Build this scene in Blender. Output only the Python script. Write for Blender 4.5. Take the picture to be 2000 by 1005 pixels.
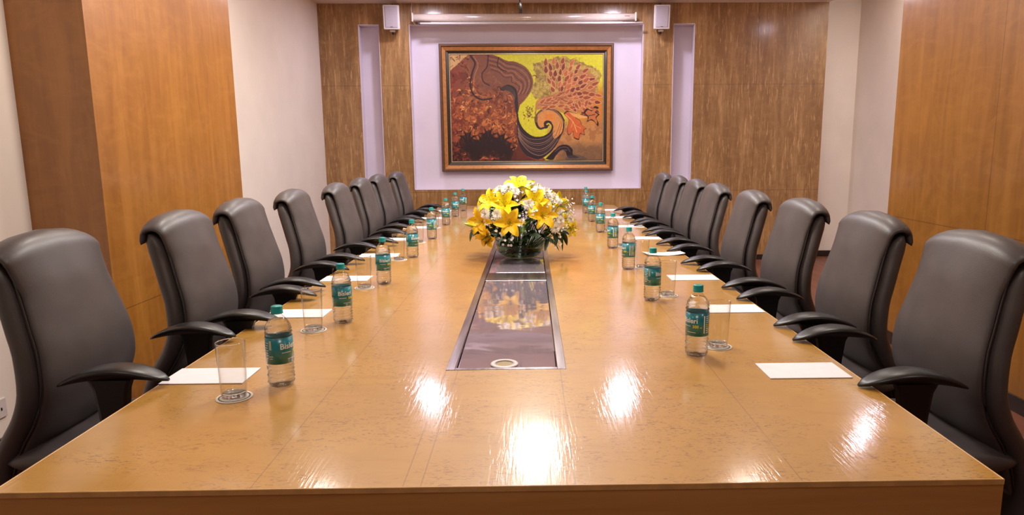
import bpy, bmesh, math, random
import numpy as np
from mathutils import Vector, Matrix, noise

for o in list(bpy.data.objects):
    bpy.data.objects.remove(o)
C = bpy.context.scene
COL = C.collection
PI = math.pi

# ------------------------------------------------------------------ camera
cam_d = bpy.data.cameras.new('camera')
cam = bpy.data.objects.new('camera', cam_d)
COL.objects.link(cam)
C.camera = cam
cam_d.sensor_fit = 'HORIZONTAL'
cam_d.sensor_width = 36.0
cam_d.lens = 1320.0 / 2000.0 * 36.0
cam_d.shift_x = -58.4 / 2000.0
cam_d.clip_start = 0.02
_p, _y, _r = math.radians(9.3127), math.radians(0.90098), math.radians(0.3486)
_f = Vector((math.sin(_y) * math.cos(_p), math.cos(_y) * math.cos(_p), -math.sin(_p)))
_rt = Vector((math.cos(_y), -math.sin(_y), 0))
_dn = _f.cross(_rt)
_r2 = math.cos(_r) * _rt + math.sin(_r) * _dn
_d2 = -math.sin(_r) * _rt + math.cos(_r) * _dn
_m = Matrix(((_r2.x, -_d2.x, -_f.x, 0), (_r2.y, -_d2.y, -_f.y, 0), (_r2.z, -_d2.z, -_f.z, 1.40), (0, 0, 0, 1)))
cam.matrix_world = _m

# ------------------------------------------------------------------ world, exposure
w = bpy.data.worlds.new('world')
C.world = w
w.use_nodes = True
w.node_tree.nodes['Background'].inputs[0].default_value = (1.0, 0.86, 0.72, 1)
w.node_tree.nodes['Background'].inputs[1].default_value = 0.02
C.view_settings.view_transform = 'Standard'
C.view_settings.look = 'None'
C.view_settings.gamma = 1.0
C.view_settings.use_curve_mapping = False
C.view_settings.exposure = -0.85

# ------------------------------------------------------------------ lamps (each has its fixture in the ceiling; grid partly assumed, soft-fill panels added)
CEIL = 3.05
WARM = (1.0, 0.90, 0.78)
NEUT = (1.0, 0.93, 0.86)
COOL = (0.84, 0.80, 1.0)
# x, y, z, power, colour, radius
DOWN = [(-1.20, 7.62, CEIL, 25, COOL, .075), (1.05, 7.62, CEIL, 32, COOL, .075),
        (3.38, 6.5, CEIL, 13, COOL, .045), (-1.70, 5.25, CEIL, 17, NEUT, .06),
        (1.75, 5.2, CEIL, 26, NEUT, .07), (-1.15, 4.5, CEIL, 20, NEUT, .07),
        (1.75, 3.7, CEIL, 24, WARM, .07), (-1.35, 3.42, CEIL, 40, WARM, .07),
        (-1.5, 1.2, CEIL, 7, WARM, .07), (1.75, 1.2, CEIL, 10, WARM, .07)]
PANELS = [(0.02, 6.15, CEIL, 72, (1.0, .96, .95), .32, .60),
          (0.0, 4.7, CEIL, 78, (1.0, .94, .89), .60, .60),  # this panel and those below are unseen, added for soft fill
          (0.0, 3.2, CEIL, 82, (1.0, .92, .85), .60, .60),
          (0.0, 0.6, CEIL, 20, (1.0, .92, .85), .60, .60),
          (3.70, 6.6, 3.35, 40, (1.0, .92, .82), .3, .6)]  # unseen panel added to brighten the alcove


def add_area(name, x, y, z, power, colr, sx, sy=None):
    l = bpy.data.lights.new(name, 'AREA')
    l.energy = power
    l.color = colr
    if sy is None:
        l.shape = 'DISK'
        l.size = 2 * sx
    else:
        l.shape = 'RECTANGLE'
        l.size = sx
        l.size_y = sy
    o = bpy.data.objects.new(name, l)
    COL.objects.link(o)
    o.location = (x, y, z)
    return o


for (x, y, z, pw, cl, r) in DOWN:
    add_area('downlight_lamp', x, y, z - 0.012, pw, cl, r)
for (x, y, z, pw, cl, sx, sy) in PANELS:
    add_area('panel_lamp', x, y, z - 0.022, pw, cl, sx, sy)


# ------------------------------------------------------------------ helpers
def lin(c):
    return tuple(((v / 255.0) / 12.92 if v / 255.0 <= 0.04045 else ((v / 255.0 + 0.055) / 1.055) ** 2.4) for v in c)


def rgba(c):
    return (*lin(c), 1.0)


class NT:
    """small node-tree writer"""

    def __init__(s, name):
        s.m = bpy.data.materials.new(name)
        s.m.use_nodes = True
        s.t = s.m.node_tree
        s.b = s.t.nodes['Principled BSDF']

    def n(s, typ, **kw):
        nd = s.t.nodes.new(typ)
        for k, v in kw.items():
            setattr(nd, k, v)
        return nd

    def l(s, a, b):
        s.t.links.new(a, b)

    def coord(s, scale=(1, 1, 1), kind='Object'):
        tc = s.n('ShaderNodeTexCoord')
        mp = s.n('ShaderNodeMapping')
        mp.inputs['Scale'].default_value = scale
        s.l(tc.outputs[kind], mp.inputs['Vector'])
        return mp.outputs[0]

    def noise(s, scale=(1, 1, 1), sc=1.0, detail=3, rough=.5, dist=0.0):
        nn = s.n('ShaderNodeTexNoise')
        nn.inputs['Scale'].default_value = sc
        nn.inputs['Detail'].default_value = detail
        nn.inputs['Roughness'].default_value = rough
        nn.inputs['Distortion'].default_value = dist
        s.l(s.coord(scale), nn.inputs['Vector'])
        return nn.outputs['Fac']

    def ramp(s, fac, stops):
        r = s.n('ShaderNodeValToRGB')
        e = r.color_ramp.elements
        while len(e) > 1:
            e.remove(e[-1])
        e[0].position = stops[0][0]
        e[0].color = rgba(stops[0][1]) if not isinstance(stops[0][1], float) else (stops[0][1],) * 3 + (1,)
        for p, c in stops[1:]:
            x = e.new(p)
            x.color = rgba(c) if not isinstance(c, float) else (c,) * 3 + (1,)
        s.l(fac, r.inputs[0])
        return r.outputs[0]

    def mix(s, fac, a, b, mode='MIX'):
        mx = s.n('ShaderNodeMix', data_type='RGBA', blend_type=mode)
        for sock, v in ((mx.inputs[0], fac), (mx.inputs[6], a), (mx.inputs[7], b)):
            if isinstance(v, (int, float)):
                sock.default_value = v
            elif isinstance(v, tuple):
                sock.default_value = rgba(v)
            else:
                s.l(v, sock)
        return mx.outputs[2]

    def math(s, op, a, b=None, c=None):
        m = s.n('ShaderNodeMath', operation=op)
        for i, v in enumerate((a, b, c)):
            if v is None:
                continue
            if isinstance(v, (int, float)):
                m.inputs[i].default_value = v
            else:
                s.l(v, m.inputs[i])
        return m.outputs[0]

    def sep(s):
        tc = s.n('ShaderNodeTexCoord')
        sp = s.n('ShaderNodeSeparateXYZ')
        s.l(tc.outputs['Object'], sp.inputs[0])
        return sp.outputs

    def bump(s, h, strength=.1, dist=.01):
        b = s.n('ShaderNodeBump')
        b.inputs['Strength'].default_value = strength
        b.inputs['Distance'].default_value = dist
        s.l(h, b.inputs['Height'])
        s.l(b.outputs[0], s.b.inputs['Normal'])
        return b.outputs[0]

    def set(s, **kw):
        for k, v in kw.items():
            k = {'base': 'Base Color', 'rough': 'Roughness', 'metal': 'Metallic', 'coat': 'Coat Weight',
                 'coat_rough': 'Coat Roughness', 'trans': 'Transmission Weight', 'ior': 'IOR', 'sheen': 'Sheen Weight',
                 'sub': 'Subsurface Weight', 'spec': 'Specular IOR Level', 'coat_ior': 'Coat IOR'}[k]
            if isinstance(v, (int, float)):
                s.b.inputs[k].default_value = v
            elif isinstance(v, tuple):
                s.b.inputs[k].default_value = rgba(v)
            else:
                s.l(v, s.b.inputs[k])
        return s


def plain(name, c, rough=.5, metal=0., coat=0., var=.06, vs=30., bump=0., coat_rough=.1, spec=.5):
    """one colour with a slight procedural mottling"""
    t = NT(name)
    f = t.noise((1, 1, 1), vs, 3)
    d = tuple(max(0, min(255, v * (1 - var))) for v in c)
    e = tuple(max(0, min(255, v * (1 + var))) for v in c)
    t.set(base=t.ramp(f, [(.3, d), (.7, e)]), rough=rough, metal=metal, coat=coat, coat_rough=coat_rough, spec=spec)
    if bump:
        t.bump(t.noise((1, 1, 1), vs * 8, 2), bump, .002)
    return t.m


class MB:
    """collects shapes into one mesh"""

    def __init__(s):
        s.v = []
        s.f = []
        s.sm = []

    def add(s, vs, fs, smooth=False):
        o = len(s.v)
        s.v += [tuple(v) for v in vs]
        s.f += [tuple(i + o for i in f) for f in fs]
        s.sm += [smooth] * len(fs)
        return s

    def box(s, x0, x1, y0, y1, z0, z1, bev=0.0, seg=2, mat=None):
        bm = bmesh.new()
        bmesh.ops.create_cube(bm, size=1)
        for v in bm.verts:
            v.co = Vector(((x0 + x1) / 2 + v.co.x * (x1 - x0), (y0 + y1) / 2 + v.co.y * (y1 - y0), (z0 + z1) / 2 + v.co.z * (z1 - z0)))
        if bev:
            bmesh.ops.bevel(bm, geom=bm.edges[:], offset=bev, segments=seg, affect='EDGES', profile=.5)
        if mat is not None:
            bm.transform(mat)
        bm.verts.index_update()
        s.add([v.co.copy() for v in bm.verts], [[v.index for v in f.verts] for f in bm.faces], False)
        bm.free()
        return s

    def lathe(s, prof, seg=32, at=(0, 0, 0), close=False, smooth=True, mod=None):
        vs, fs = [], []
        n = len(prof)
        for i in range(seg):
            a = 2 * PI * i / seg
            for (r, z) in prof:
                rr = r if mod is None else mod(r, z, a)
                vs.append((at[0] + rr * math.cos(a), at[1] + rr * math.sin(a), at[2] + z))
        for i in range(seg):
            j = (i + 1) % seg
            for k in range(n - 1 if not close else n):
                k2 = (k + 1) % n
                fs.append((i * n + k, j * n + k, j * n + k2, i * n + k2))
        return s.add(vs, fs, smooth)

    def loft(s, secs, caps=True, closed=False, smooth=True):
        n = len(secs[0])
        vs = [p for sc in secs for p in sc]
        fs = []
        m = len(secs)
        for i in range(m if closed else m - 1):
            i2 = (i + 1) % m
            for k in range(n):
                k2 = (k + 1) % n
                fs.append((i * n + k, i * n + k2, i2 * n + k2, i2 * n + k))
        if caps and not closed:
            fs.append(tuple(range(n))[::-1])
            fs.append(tuple((m - 1) * n + k for k in range(n)))
        return s.add(vs, fs, smooth)

    def tube(s, path, r, seg=8, caps=True):
        path = [Vector(p) for p in path]
        secs = []
        up = Vector((0, 0, 1))
        for i, p in enumerate(path):
            t = (path[min(i + 1, len(path) - 1)] - path[max(i - 1, 0)]).normalized()
            ref = up if abs(t.dot(up)) < .95 else Vector((1, 0, 0))
            a = t.cross(ref).normalized()
            b = a.cross(t).normalized()
            rr = r[i] if isinstance(r, (list, tuple)) else r
            secs.append([p + rr * (math.cos(2 * PI * k / seg) * a + math.sin(2 * PI * k / seg) * b) for k in range(seg)])
        return s.loft(secs, caps)

    def grid(s, fn, nu, nv, smooth=True):
        vs = [fn(i / nu, j / nv) for i in range(nu + 1) for j in range(nv + 1)]
        fs = [(i * (nv + 1) + j, (i + 1) * (nv + 1) + j, (i + 1) * (nv + 1) + j + 1, i * (nv + 1) + j + 1) for i in range(nu) for j in range(nv)]
        return s.add(vs, fs, smooth)

    def build(s, name, mat, parent=None, fix=True):
        me = bpy.data.meshes.new(name)
        me.from_pydata(s.v, [], s.f)
        me.materials.append(mat)
        me.polygons.foreach_set('use_smooth', s.sm)
        if fix:
            bm = bmesh.new()
            bm.from_mesh(me)
            bmesh.ops.recalc_face_normals(bm, faces=bm.faces[:])
            bm.to_mesh(me)
            bm.free()
        me.update()
        o = bpy.data.objects.new(name, me)
        COL.objects.link(o)
        if parent is not None:
            o.parent = parent
        return o


def tag(o, label=None, cat=None, group=None, kind=None):
    if label:
        o['label'] = label
    if cat:
        o['category'] = cat
    if group:
        o['group'] = group
    if kind:
        o['kind'] = kind
    return o


def thing(name, loc, label, cat, group=None, rz=0.0):
    o = bpy.data.objects.new(name, None)
    COL.objects.link(o)
    o.empty_display_size = .05
    o.location = loc
    o.rotation_euler = (0, 0, rz)
    return tag(o, label, cat, group)


def copy_tree(o, parent=None):
    c = o.copy()
    COL.objects.link(c)
    c.parent = parent
    for ch in [x for x in KIDS.get(o.name, [])]:
        k = copy_tree(ch, c)
    return c


KIDS = {}


def register(o):
    """remember the children of a prototype for copy_tree"""
    KIDS[o.name] = [x for x in bpy.data.objects if x.parent == o]
    for c in KIDS[o.name]:
        register(c)
    return o


def struct(name, mb, mat, parent=None):
    o = mb.build(name, mat, parent)
    if parent is None:
        o['kind'] = 'structure'
    return o


# ------------------------------------------------------------------ materials
def wall_paint(name, c):
    t = NT(name)
    f = t.noise((1, 1, 1), 3, 4)
    d = tuple(v * .975 for v in c)
    t.set(base=t.ramp(f, [(.35, d), (.65, c)]), rough=.62, spec=.3)
    t.bump(t.noise((1, 1, 1), 140, 2), .08, .002)
    return t.m


M_WALL = wall_paint('painted_wall', (234, 222, 212))
M_NICHE = wall_paint('painted_niche', (222, 210, 224))
M_CEIL = wall_paint('painted_ceiling', (228, 208, 202))


def seam_mask(t, comp, lines, wdt=.0016):
    """1 on the seam lines comp = value"""
    out = None
    for v in lines:
        d = t.math('ABSOLUTE', t.math('SUBTRACT', comp, v))
        k = t.math('LESS_THAN', d, wdt)
        out = k if out is None else t.math('MAXIMUM', out, k)
    return out


def panel_wood(name, axis, base, light, dark, seams_h, seams_v, fleck=.0, strip=.135, band=1.03, rough=.28, tone=.35):
    """veneered wall panel; axis = the horizontal coordinate that runs along the panel ('X' or 'Y')"""
    t = NT(name)
    sp = t.sep()
    h = sp[axis]
    z = sp['Z']
    hs = (14, 14, 1.6)
    a = t.noise(hs, 1.0, 5, .6, .6)
    col = t.ramp(a, [(.12, dark), (.5, base), (.9, light)])
    # veneer leaves: every strip and every course has its own tone
    si = t.math('FLOOR', t.math('DIVIDE', h, strip))
    wn = t.n('ShaderNodeTexWhiteNoise', noise_dimensions='2D')
    cv = t.n('ShaderNodeCombineXYZ')
    t.l(si, cv.inputs[0])
    t.l(t.math('FLOOR', t.math('DIVIDE', t.math('ADD', z, 3.0 - band), 1.35)), cv.inputs[1])
    t.l(cv.outputs[0], wn.inputs['Vector'])
    col = t.mix(t.math('MULTIPLY', wn.outputs['Value'], tone), col, dark)
    # cross figure
    b = t.noise((5, 5, 9), 1.0, 4, .6, 1.5)
    col = t.mix(t.math('MULTIPLY', t.ramp(b, [(.45, 0.0), (.7, 1.0)]), .15 if fleck else .3), col, light)
    bh = a
    if fleck:
        fl = t.noise((55, 55, 5.5), 1.0, 3, .55, .8)
        fm = t.ramp(fl, [(.57, 0.0), (.66, 1.0)])
        col = t.mix(t.math('MULTIPLY', fm, fleck), col, light)
        f2 = t.noise((70, 70, 5), 1.0, 2, .5, .5)
        col = t.mix(t.math('MULTIPLY', t.ramp(f2, [(.62, 0.0), (.7, 1.0)]), .4), col, dark)
        bh = fl
    m = None
    if seams_h:
        m = seam_mask(t, z, seams_h, .002)
    if seams_v:
        k = seam_mask(t, h, seams_v, .002)
        m = k if m is None else t.math('MAXIMUM', m, k)
    if m is not None:
        col = t.mix(t.math('MULTIPLY', m, .6), col, tuple(v * .45 for v in dark))
    t.set(base=col, rough=rough + .12, coat=.6, coat_rough=rough * .6)
    nb = t.bump(bh, .16 if fleck else .04, .003)
    t.l(nb, t.b.inputs['Coat Normal'])
    return t.m


M_BACKWOOD = panel_wood('back_panel_wood', 'X', (150, 108, 62), (208, 164, 108), (112, 76, 38), [.86, 2.12], [-1.42, -.4, .6, 1.235, 1.88, 2.7], fleck=.55)
M_LEFTWOOD = panel_wood('side_panel_wood', 'Y', (164, 107, 38), (190, 132, 60), (132, 80, 24), [.585], [], tone=.4)
M_LEFTWOOD_X = panel_wood('side_panel_end_wood', 'X', (164, 107, 38), (190, 132, 60), (132, 80, 24), [.585], [], tone=.4)
M_RIGHTWOOD = panel_wood('right_panel_wood', 'Y', (146, 95, 32), (172, 118, 52), (114, 70, 20), [.9], [3.745, 2.3], tone=.3)
M_BASE = plain('baseboard_black', (30, 22, 20), .25, coat=.3)

# table veneer
t = NT('burl_table_veneer')
sp = t.sep()
big = t.noise((1.2, 1.2, 1.2), 1.6, 4, .6, .5)
col = t.ramp(big, [(.3, (178, 130, 48)), (.5, (188, 138, 56)), (.72, (200, 150, 66))])
mid = t.noise((5, 22, 5), 1.0, 4, .6, 1.2)
col = t.mix(t.math('MULTIPLY', t.ramp(mid, [(.5, 0.0), (.72, 1.0)]), .35), col, (170, 116, 40))
fl = t.noise((52, 150, 40), 1.0, 3, .6, 1.4)
msk = t.noise((4, 5, 4), 1.0, 3, .6, .6)
fm = t.math('MULTIPLY', t.ramp(fl, [(.565, 0.0), (.615, 1.0)]), t.ramp(msk, [(.40, 0.0), (.54, 1.0)]))
col = t.mix(t.math('MULTIPLY', fm, .62), col, (116, 68, 24))
sm = t.math('MAXIMUM', seam_mask(t, sp['X'], [-.541, -.25, -.216, .081, .52], .0013), seam_mask(t, sp['Y'], [3.44, 5.2], .002))
col = t.mix(t.math('MULTIPLY', sm, .45), col, (110, 70, 36))
t.set(base=col, rough=.42, coat=1.0, coat_rough=.11, coat_ior=1.55, spec=.4)
fib = t.noise((130, 9, 60), 1.0, 3, .6, .3)
wav = t.noise((3, 3, 3), 1.0, 2, .5, 0)
hh = t.math('ADD', t.math('MULTIPLY', fib, .20), t.math('MULTIPLY', wav, .6))
bb = t.n('ShaderNodeBump')
bb.inputs['Strength'].default_value = .42
bb.inputs['Distance'].default_value = .004
t.l(hh, bb.inputs['Height'])
t.l(bb.outputs[0], t.b.inputs['Coat Normal'])
M_TABLE = t.m
t = NT('table_edge_wood')
g = t.noise((1.5, 3, 26), 1.0, 4, .6, .4)
t.set(base=t.ramp(g, [(.3, (186, 130, 62)), (.7, (208, 154, 86))]), rough=.42, coat=.4, coat_rough=.25)
M_TEDGE = t.m
M_LIP = plain('table_lipping', (214, 168, 106), .35, coat=.5)

# floor
t = NT('floor_boards')
sp = t.sep()
a = t.noise((9, 1.2, 9), 1.0, 4, .6, .4)
col = t.ramp(a, [(.3, (96, 54, 38)), (.7, (132, 78, 54))])
wn = t.n('ShaderNodeTexWhiteNoise', noise_dimensions='1D')
t.l(t.math('FLOOR', t.math('DIVIDE', sp['X'], .14)), wn.inputs['W'])
col = t.mix(t.math('MULTIPLY', wn.outputs['Value'], .35), col, (84, 44, 32))
t.set(base=col, rough=.5, coat=.15, coat_rough=.3)
M_FLOOR = t.m

# leather, plastics
t = NT('grey_leatherette')
f = t.noise((1, 1, 1), 9, 3)
t.set(base=t.ramp(f, [(.35, (74, 68, 68)), (.65, (84, 77, 77))]), rough=.46, coat=.12, coat_rough=.3, spec=.5)
vo = t.n('ShaderNodeTexVoronoi')
vo.inputs['Scale'].default_value = 420
t.l(t.coord(), vo.inputs['Vector'])
t.bump(vo.outputs['Distance'], .12, .0012)
M_LEATHER = t.m
M_LEATHER_D = plain('dark_leatherette', (50, 46, 47), .42, var=.05, bump=.1)
M_PIPING = plain('piping_dark', (48, 43, 43), .35)
M_ARM = plain('black_plastic', (18, 16, 16), .36, var=.03, spec=.5)
M_CHROME = plain('base_metal', (60, 58, 58), .3, metal=.8)

M_STEEL = None
t = NT('polished_steel')
f = t.noise((2, 2, 2), 1.0, 3, .5, .5)
t.set(base=t.ramp(f, [(.3, (198, 182, 196)), (.7, (214, 198, 212))]), metal=.72, rough=.055)
h1 = t.noise((3.0, 5.0, 3), 1.0, 2, .5, .6)
h2 = t.noise((90, 14, 40), 1.0, 2, .5, 0)
t.bump(t.math('ADD', h1, t.math('MULTIPLY', h2, .02)), .07, .02)
M_STEEL = t.m
t = NT('brushed_steel')
f = t.noise((60, 4, 60), 1.0, 3)
t.set(base=t.ramp(f, [(.3, (150, 140, 142)), (.7, (196, 186, 188))]), metal=1.0, rough=.24)
M_STEEL_B = t.m
M_GROM = plain('brass_disc', (120, 98, 52), .35, metal=.6)
M_WHITE = plain('white_plastic', (206, 196, 194), .4, var=.02)
M_GRILLE = plain('speaker_grille', (172, 160, 166), .55, var=.05, vs=300, bump=.3)
M_SCREEN = plain('screen_case_enamel', (196, 178, 166), .22, coat=.5, var=.02)
M_PAPER = plain('white_card', (236, 232, 236), .6, var=.01)
M_BLACK = plain('black_cable', (16, 13, 14), .4)
M_COAST = plain('coaster_card', (232, 224, 210), .7, var=.02)
M_COASTD = plain('coaster_print', (96, 88, 82), .7, var=.1, vs=200)
M_TEALCAP = plain('teal_cap', (18, 152, 152), .35, var=.03)
t = NT('teal_label')
f = t.noise((1, 1, 1), 60, 3)
t.set(base=t.ramp(f, [(.3, (8, 112, 124)), (.7, (16, 134, 146))]), rough=.3, coat=.4)
M_LABEL = t.m
M_LWHITE = plain('label_white_print', (240, 248, 250), .4, var=.02)
M_LYELL = plain('label_yellow_print', (240, 232, 40), .4, var=.02)
M_LCREAM = plain('label_cream_print', (190, 196, 170), .4, var=.02)


def glassmat(name, ior=1.45, rough=0.0, c=(252, 252, 252)):
    t = NT(name)
    t.t.nodes.remove(t.b)
    g = t.n('ShaderNodeBsdfGlass')
    g.inputs['IOR'].default_value = ior
    g.inputs['Roughness'].default_value = rough
    f = t.noise((1, 1, 1), 20, 2)
    t.l(t.ramp(f, [(0, tuple(v * .995 for v in c)), (1, c)]), g.inputs['Color'])
    t.l(g.outputs[0], t.t.nodes['Material Output'].inputs[0])
    return t.m


def thinmat(name, tint=(250, 250, 250), f0=1.5, rough=.02, edge=None, bump=None):
    """thin clear wall: lets light straight through, mirrors by Fresnel"""
    t = NT(name)
    t.t.nodes.remove(t.b)
    tr = t.n('ShaderNodeBsdfTransparent')
    gl = t.n('ShaderNodeBsdfGlossy')
    gl.inputs['Roughness'].default_value = rough
    fw = t.n('ShaderNodeLayerWeight')
    fw.inputs['Blend'].default_value = .5
    frs = t.math('MULTIPLY_ADD', t.math('POWER', fw.outputs['Facing'], 3.6), .8, (f0 - 1) ** 2 / (f0 + 1) ** 2)
    mx = t.n('ShaderNodeMixShader')
    if edge:
        lw = t.n('ShaderNodeLayerWeight')
        lw.inputs['Blend'].default_value = .35
        t.l(t.ramp(lw.outputs['Facing'], [(0, tint), (.78, tint), (.99, edge)]), tr.inputs['Color'])
    else:
        tr.inputs['Color'].default_value = rgba(tint)
    if bump:
        b = t.n('ShaderNodeBump')
        b.inputs['Strength'].default_value = bump[0]
        b.inputs['Distance'].default_value = bump[2]
        t.l(t.noise(bump[1], 1.0, 2), b.inputs['Height'])
        t.l(b.outputs[0], gl.inputs['Normal'])
        t.l(b.outputs[0], fw.inputs['Normal'])
    t.l(frs, mx.inputs[0])
    t.l(tr.outputs[0], mx.inputs[1])
    t.l(gl.outputs[0], mx.inputs[2])
    t.l(mx.outputs[0], t.t.nodes['Material Output'].inputs[0])
    return t.m


M_GLASS = thinmat('clear_glass', (253, 253, 252), 1.5, .01, edge=(130, 124, 118))
M_GBASE = glassmat('thick_glass', 1.45)
M_PET = thinmat('clear_bottle_plastic', (248, 248, 246), 1.5, .05, edge=(150, 144, 136), bump=(.7, (60, 60, 130), .010))
t = NT('water')
t.t.nodes.remove(t.b)
wa, wb, wc = t.n('ShaderNodeBsdfTransparent'), t.n('ShaderNodeBsdfRefraction'), t.n('ShaderNodeMixShader')
wb.inputs['IOR'].default_value = 1.2
wb.inputs['Roughness'].default_value = .0
t.l(t.ramp(t.noise((1, 1, 1), 20, 2), [(0, (251, 251, 251)), (1, (253, 253, 253))]), wb.inputs['Color'])
wc.inputs[0].default_value = .6
t.l(wa.outputs[0], wc.inputs[1])
t.l(wb.outputs[0], wc.inputs[2])
t.l(wc.outputs[0], t.t.nodes['Material Output'].inputs[0])
M_WATER = t.m
M_BOWL = thinmat('bowl_glass', (225, 235, 228), 1.5, .02, edge=(150, 165, 150))


def emis(name, c, s):
    t = NT(name)
    t.t.nodes.remove(t.b)
    e = t.n('ShaderNodeEmission')
    e.inputs[0].default_value = (*c, 1)
    e.inputs[1].default_value = s
    t.l(e.outputs[0], t.t.nodes['Material Output'].inputs[0])
    return t.m


# ------------------------------------------------------------------ the room
LX, RX, BY = -2.465, 2.56, 8.25
FY = -2.6
RX2 = 4.0
BY2 = 8.46
struct('floor', MB().box(LX - .1, RX2 + .1, FY - .1, BY2 + .1, -.1, 0), M_FLOOR)
struct('ceiling', MB().box(LX, 3.521, FY, BY + .02, CEIL, CEIL + .1), M_CEIL)
struct('ceiling_recess', MB().box(3.521, RX2 + .1, FY, BY2 + .1, 3.35, 3.45), M_CEIL)
struct('trim_1', MB().box(3.50, 3.521, 4.8, BY, CEIL + .1, 3.35), M_CEIL)
struct('wall_left', MB().box(LX - .1, LX, FY, BY2 + .1, 0, CEIL + .4), M_WALL)
struct('wall_front', MB().box(LX - .1, RX2 + .1, FY - .1, FY, 0, CEIL + .4), M_WALL)
struct('wall_right', MB().box(RX2, RX2 + .1, FY, BY2 + .1, 0, CEIL + .4), M_WALL)
struct('wall_back', MB().box(LX - .1, RX2 + .1, BY2, BY2 + .1, 0, CEIL + .4), M_WALL)

# wood cladding of the back wall, in front of the painted wall, with three niches left open
NZ0, NZ1 = .89, 2.815
ND = .15
cl = MB()
xs = [LX, -2.0, -1.757, -1.408, 1.34, 1.695, 1.948, 3.521]
cl.box(LX, 3.521, BY, BY + .04, 0, NZ0)
cl.box(LX, 3.521, BY, BY + .04, NZ1, CEIL)
for a, b in ((0, 1), (2, 3), (4, 5), (6, 7)):
    cl.box(xs[a], xs[b], BY, BY + .04, NZ0, NZ1)
# right end return of the cladding
cl.box(3.481, 3.521, BY + .04, BY2, 0, CEIL)
struct('wall_cladding', cl, M_BACKWOOD)
nb = MB()
for a, b in ((1, 2), (3, 4), (5, 6)):
    x0, x1 = xs[a], xs[b]
    nb.box(x0 - .02, x1 + .02, BY + ND, BY + ND + .02, NZ0 - .02, NZ1 + .02)
    nb.box(x0 - .02, x0, BY + .04, BY + ND, NZ0, NZ1)
    nb.box(x1, x1 + .02, BY + .04, BY + ND, NZ0, NZ1)
    nb.box(x0 - .02, x1 + .02, BY + .04, BY + ND, NZ0 - .02, NZ0)
    nb.box(x0 - .02, x1 + .02, BY + .04, BY + ND, NZ1, NZ1 + .02)
struct('wall_niches', nb, M_NICHE)
tr = MB()
for a, b in ((1, 2), (3, 4), (5, 6)):
    x0, x1 = xs[a], xs[b]
    for q in ((x0, x0 + .006, NZ0, NZ1), (x1 - .006, x1, NZ0, NZ1), (x0, x1, NZ0, NZ0 + .006), (x0, x1, NZ1 - .006, NZ1)):
        tr.box(q[0], q[1], BY - .002, BY + .05, q[2], q[3])
struct('trim_2', tr, M_NICHE)

# wood-faced pillar on the left, wood-faced wall block on the right
PX, PY0, PY1 = -2.10, 3.36, 4.97
struct('wall_pillar', MB().box(LX, PX - .02, PY0 + .02, PY1, 0, CEIL), M_WALL)
struct('wall_pillar_side', MB().box(PX - .02, PX, PY0, PY1, 0, CEIL), M_LEFTWOOD)
struct('wall_pillar_end', MB().box(LX, PX - .02, PY0, PY0 + .02, 0, CEIL), M_LEFTWOOD_X)
struct('wall_right_block', MB().box(RX + .02, RX2, FY, 4.80, 0, CEIL + .4), M_WALL)
struct('wall_right_panel', MB().box(RX, RX + .02, FY, 4.80, 0, CEIL), M_RIGHTWOOD)
# baseboards
bh = .085
struct('baseboard_left', MB().box(LX, LX + .014, FY, PY0, 0, bh, .003).box(LX, LX + .014, PY1, BY, 0, bh, .003), M_BASE)
struct('baseboard_pillar', MB().box(LX, PX + .014, PY0 - .014, PY0, 0, bh, .003).box(PX, PX + .014, PY0, PY1, 0, bh, .003), M_BASE)
struct('baseboard_right', MB().box(RX - .014, RX, FY, 4.8, 0, bh, .003), M_BASE)
struct('baseboard_back', MB().box(LX, 3.521, BY - .014, BY, 0, bh - .02, .003).box(3.521, RX2, BY2 - .014, BY2, 0, bh - .01, .003), M_BASE)

# ceiling fixtures, also for the added fill panels
for i, (x, y, z, pw, clr, r) in enumerate(DOWN):
    nm = ['left of the painting', 'right of the painting', 'over the far right alcove', 'over the far left chairs', 'over the far right chairs',
          'over the left chairs, middle', 'over the right chairs, middle', 'beside the left wood pillar', 'left, behind the viewer', 'right, behind the viewer'][i]
    d = thing('downlight', (x, y, z), 'round ceiling downlight ' + nm, 'ceiling light', 'round ceiling downlights')
    MB().lathe([(r * 1.02, -.001), (r * 1.35, -.001), (r * 1.35, -.006), (r * 1.25, -.010), (r * 1.02, -.008)], 32, close=True).build('trim_ring', M_WHITE, d)
    MB().lathe([(0, -.002), (r, -.002), (r, -.005), (0, -.005)], 32, smooth=False).build('lamp_lens', emis('lamp_glow', clr, 12), d)
for i, (x, y, z, pw, clr, sx, sy) in enumerate(PANELS):
    nm = ['over the far end of the table', 'added as fill over the middle of the table', 'added as fill over the near half of the table', 'added as fill near the viewer', 'added as fill in the right alcove'][i]
    d = thing('panel_light', (x, y, z), 'flat rectangular ceiling panel light ' + nm, 'ceiling light', 'flat ceiling panel lights')
    f = MB()
    for q in ((-sx / 2 - .03, -sx / 2, -sy / 2 - .03, sy / 2 + .03), (sx / 2, sx / 2 + .03, -sy / 2 - .03, sy / 2 + .03),
              (-sx / 2, sx / 2, -sy / 2 - .03, -sy / 2), (-sx / 2, sx / 2, sy / 2, sy / 2 + .03)):
        f.box(*q, -.02, -.001)
    f.build('frame', M_WHITE, d)
    MB().box(-sx / 2, sx / 2, -sy / 2, sy / 2, -.018, -.010).build('diffuser', emis('panel_glow', clr, 5), d)

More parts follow.
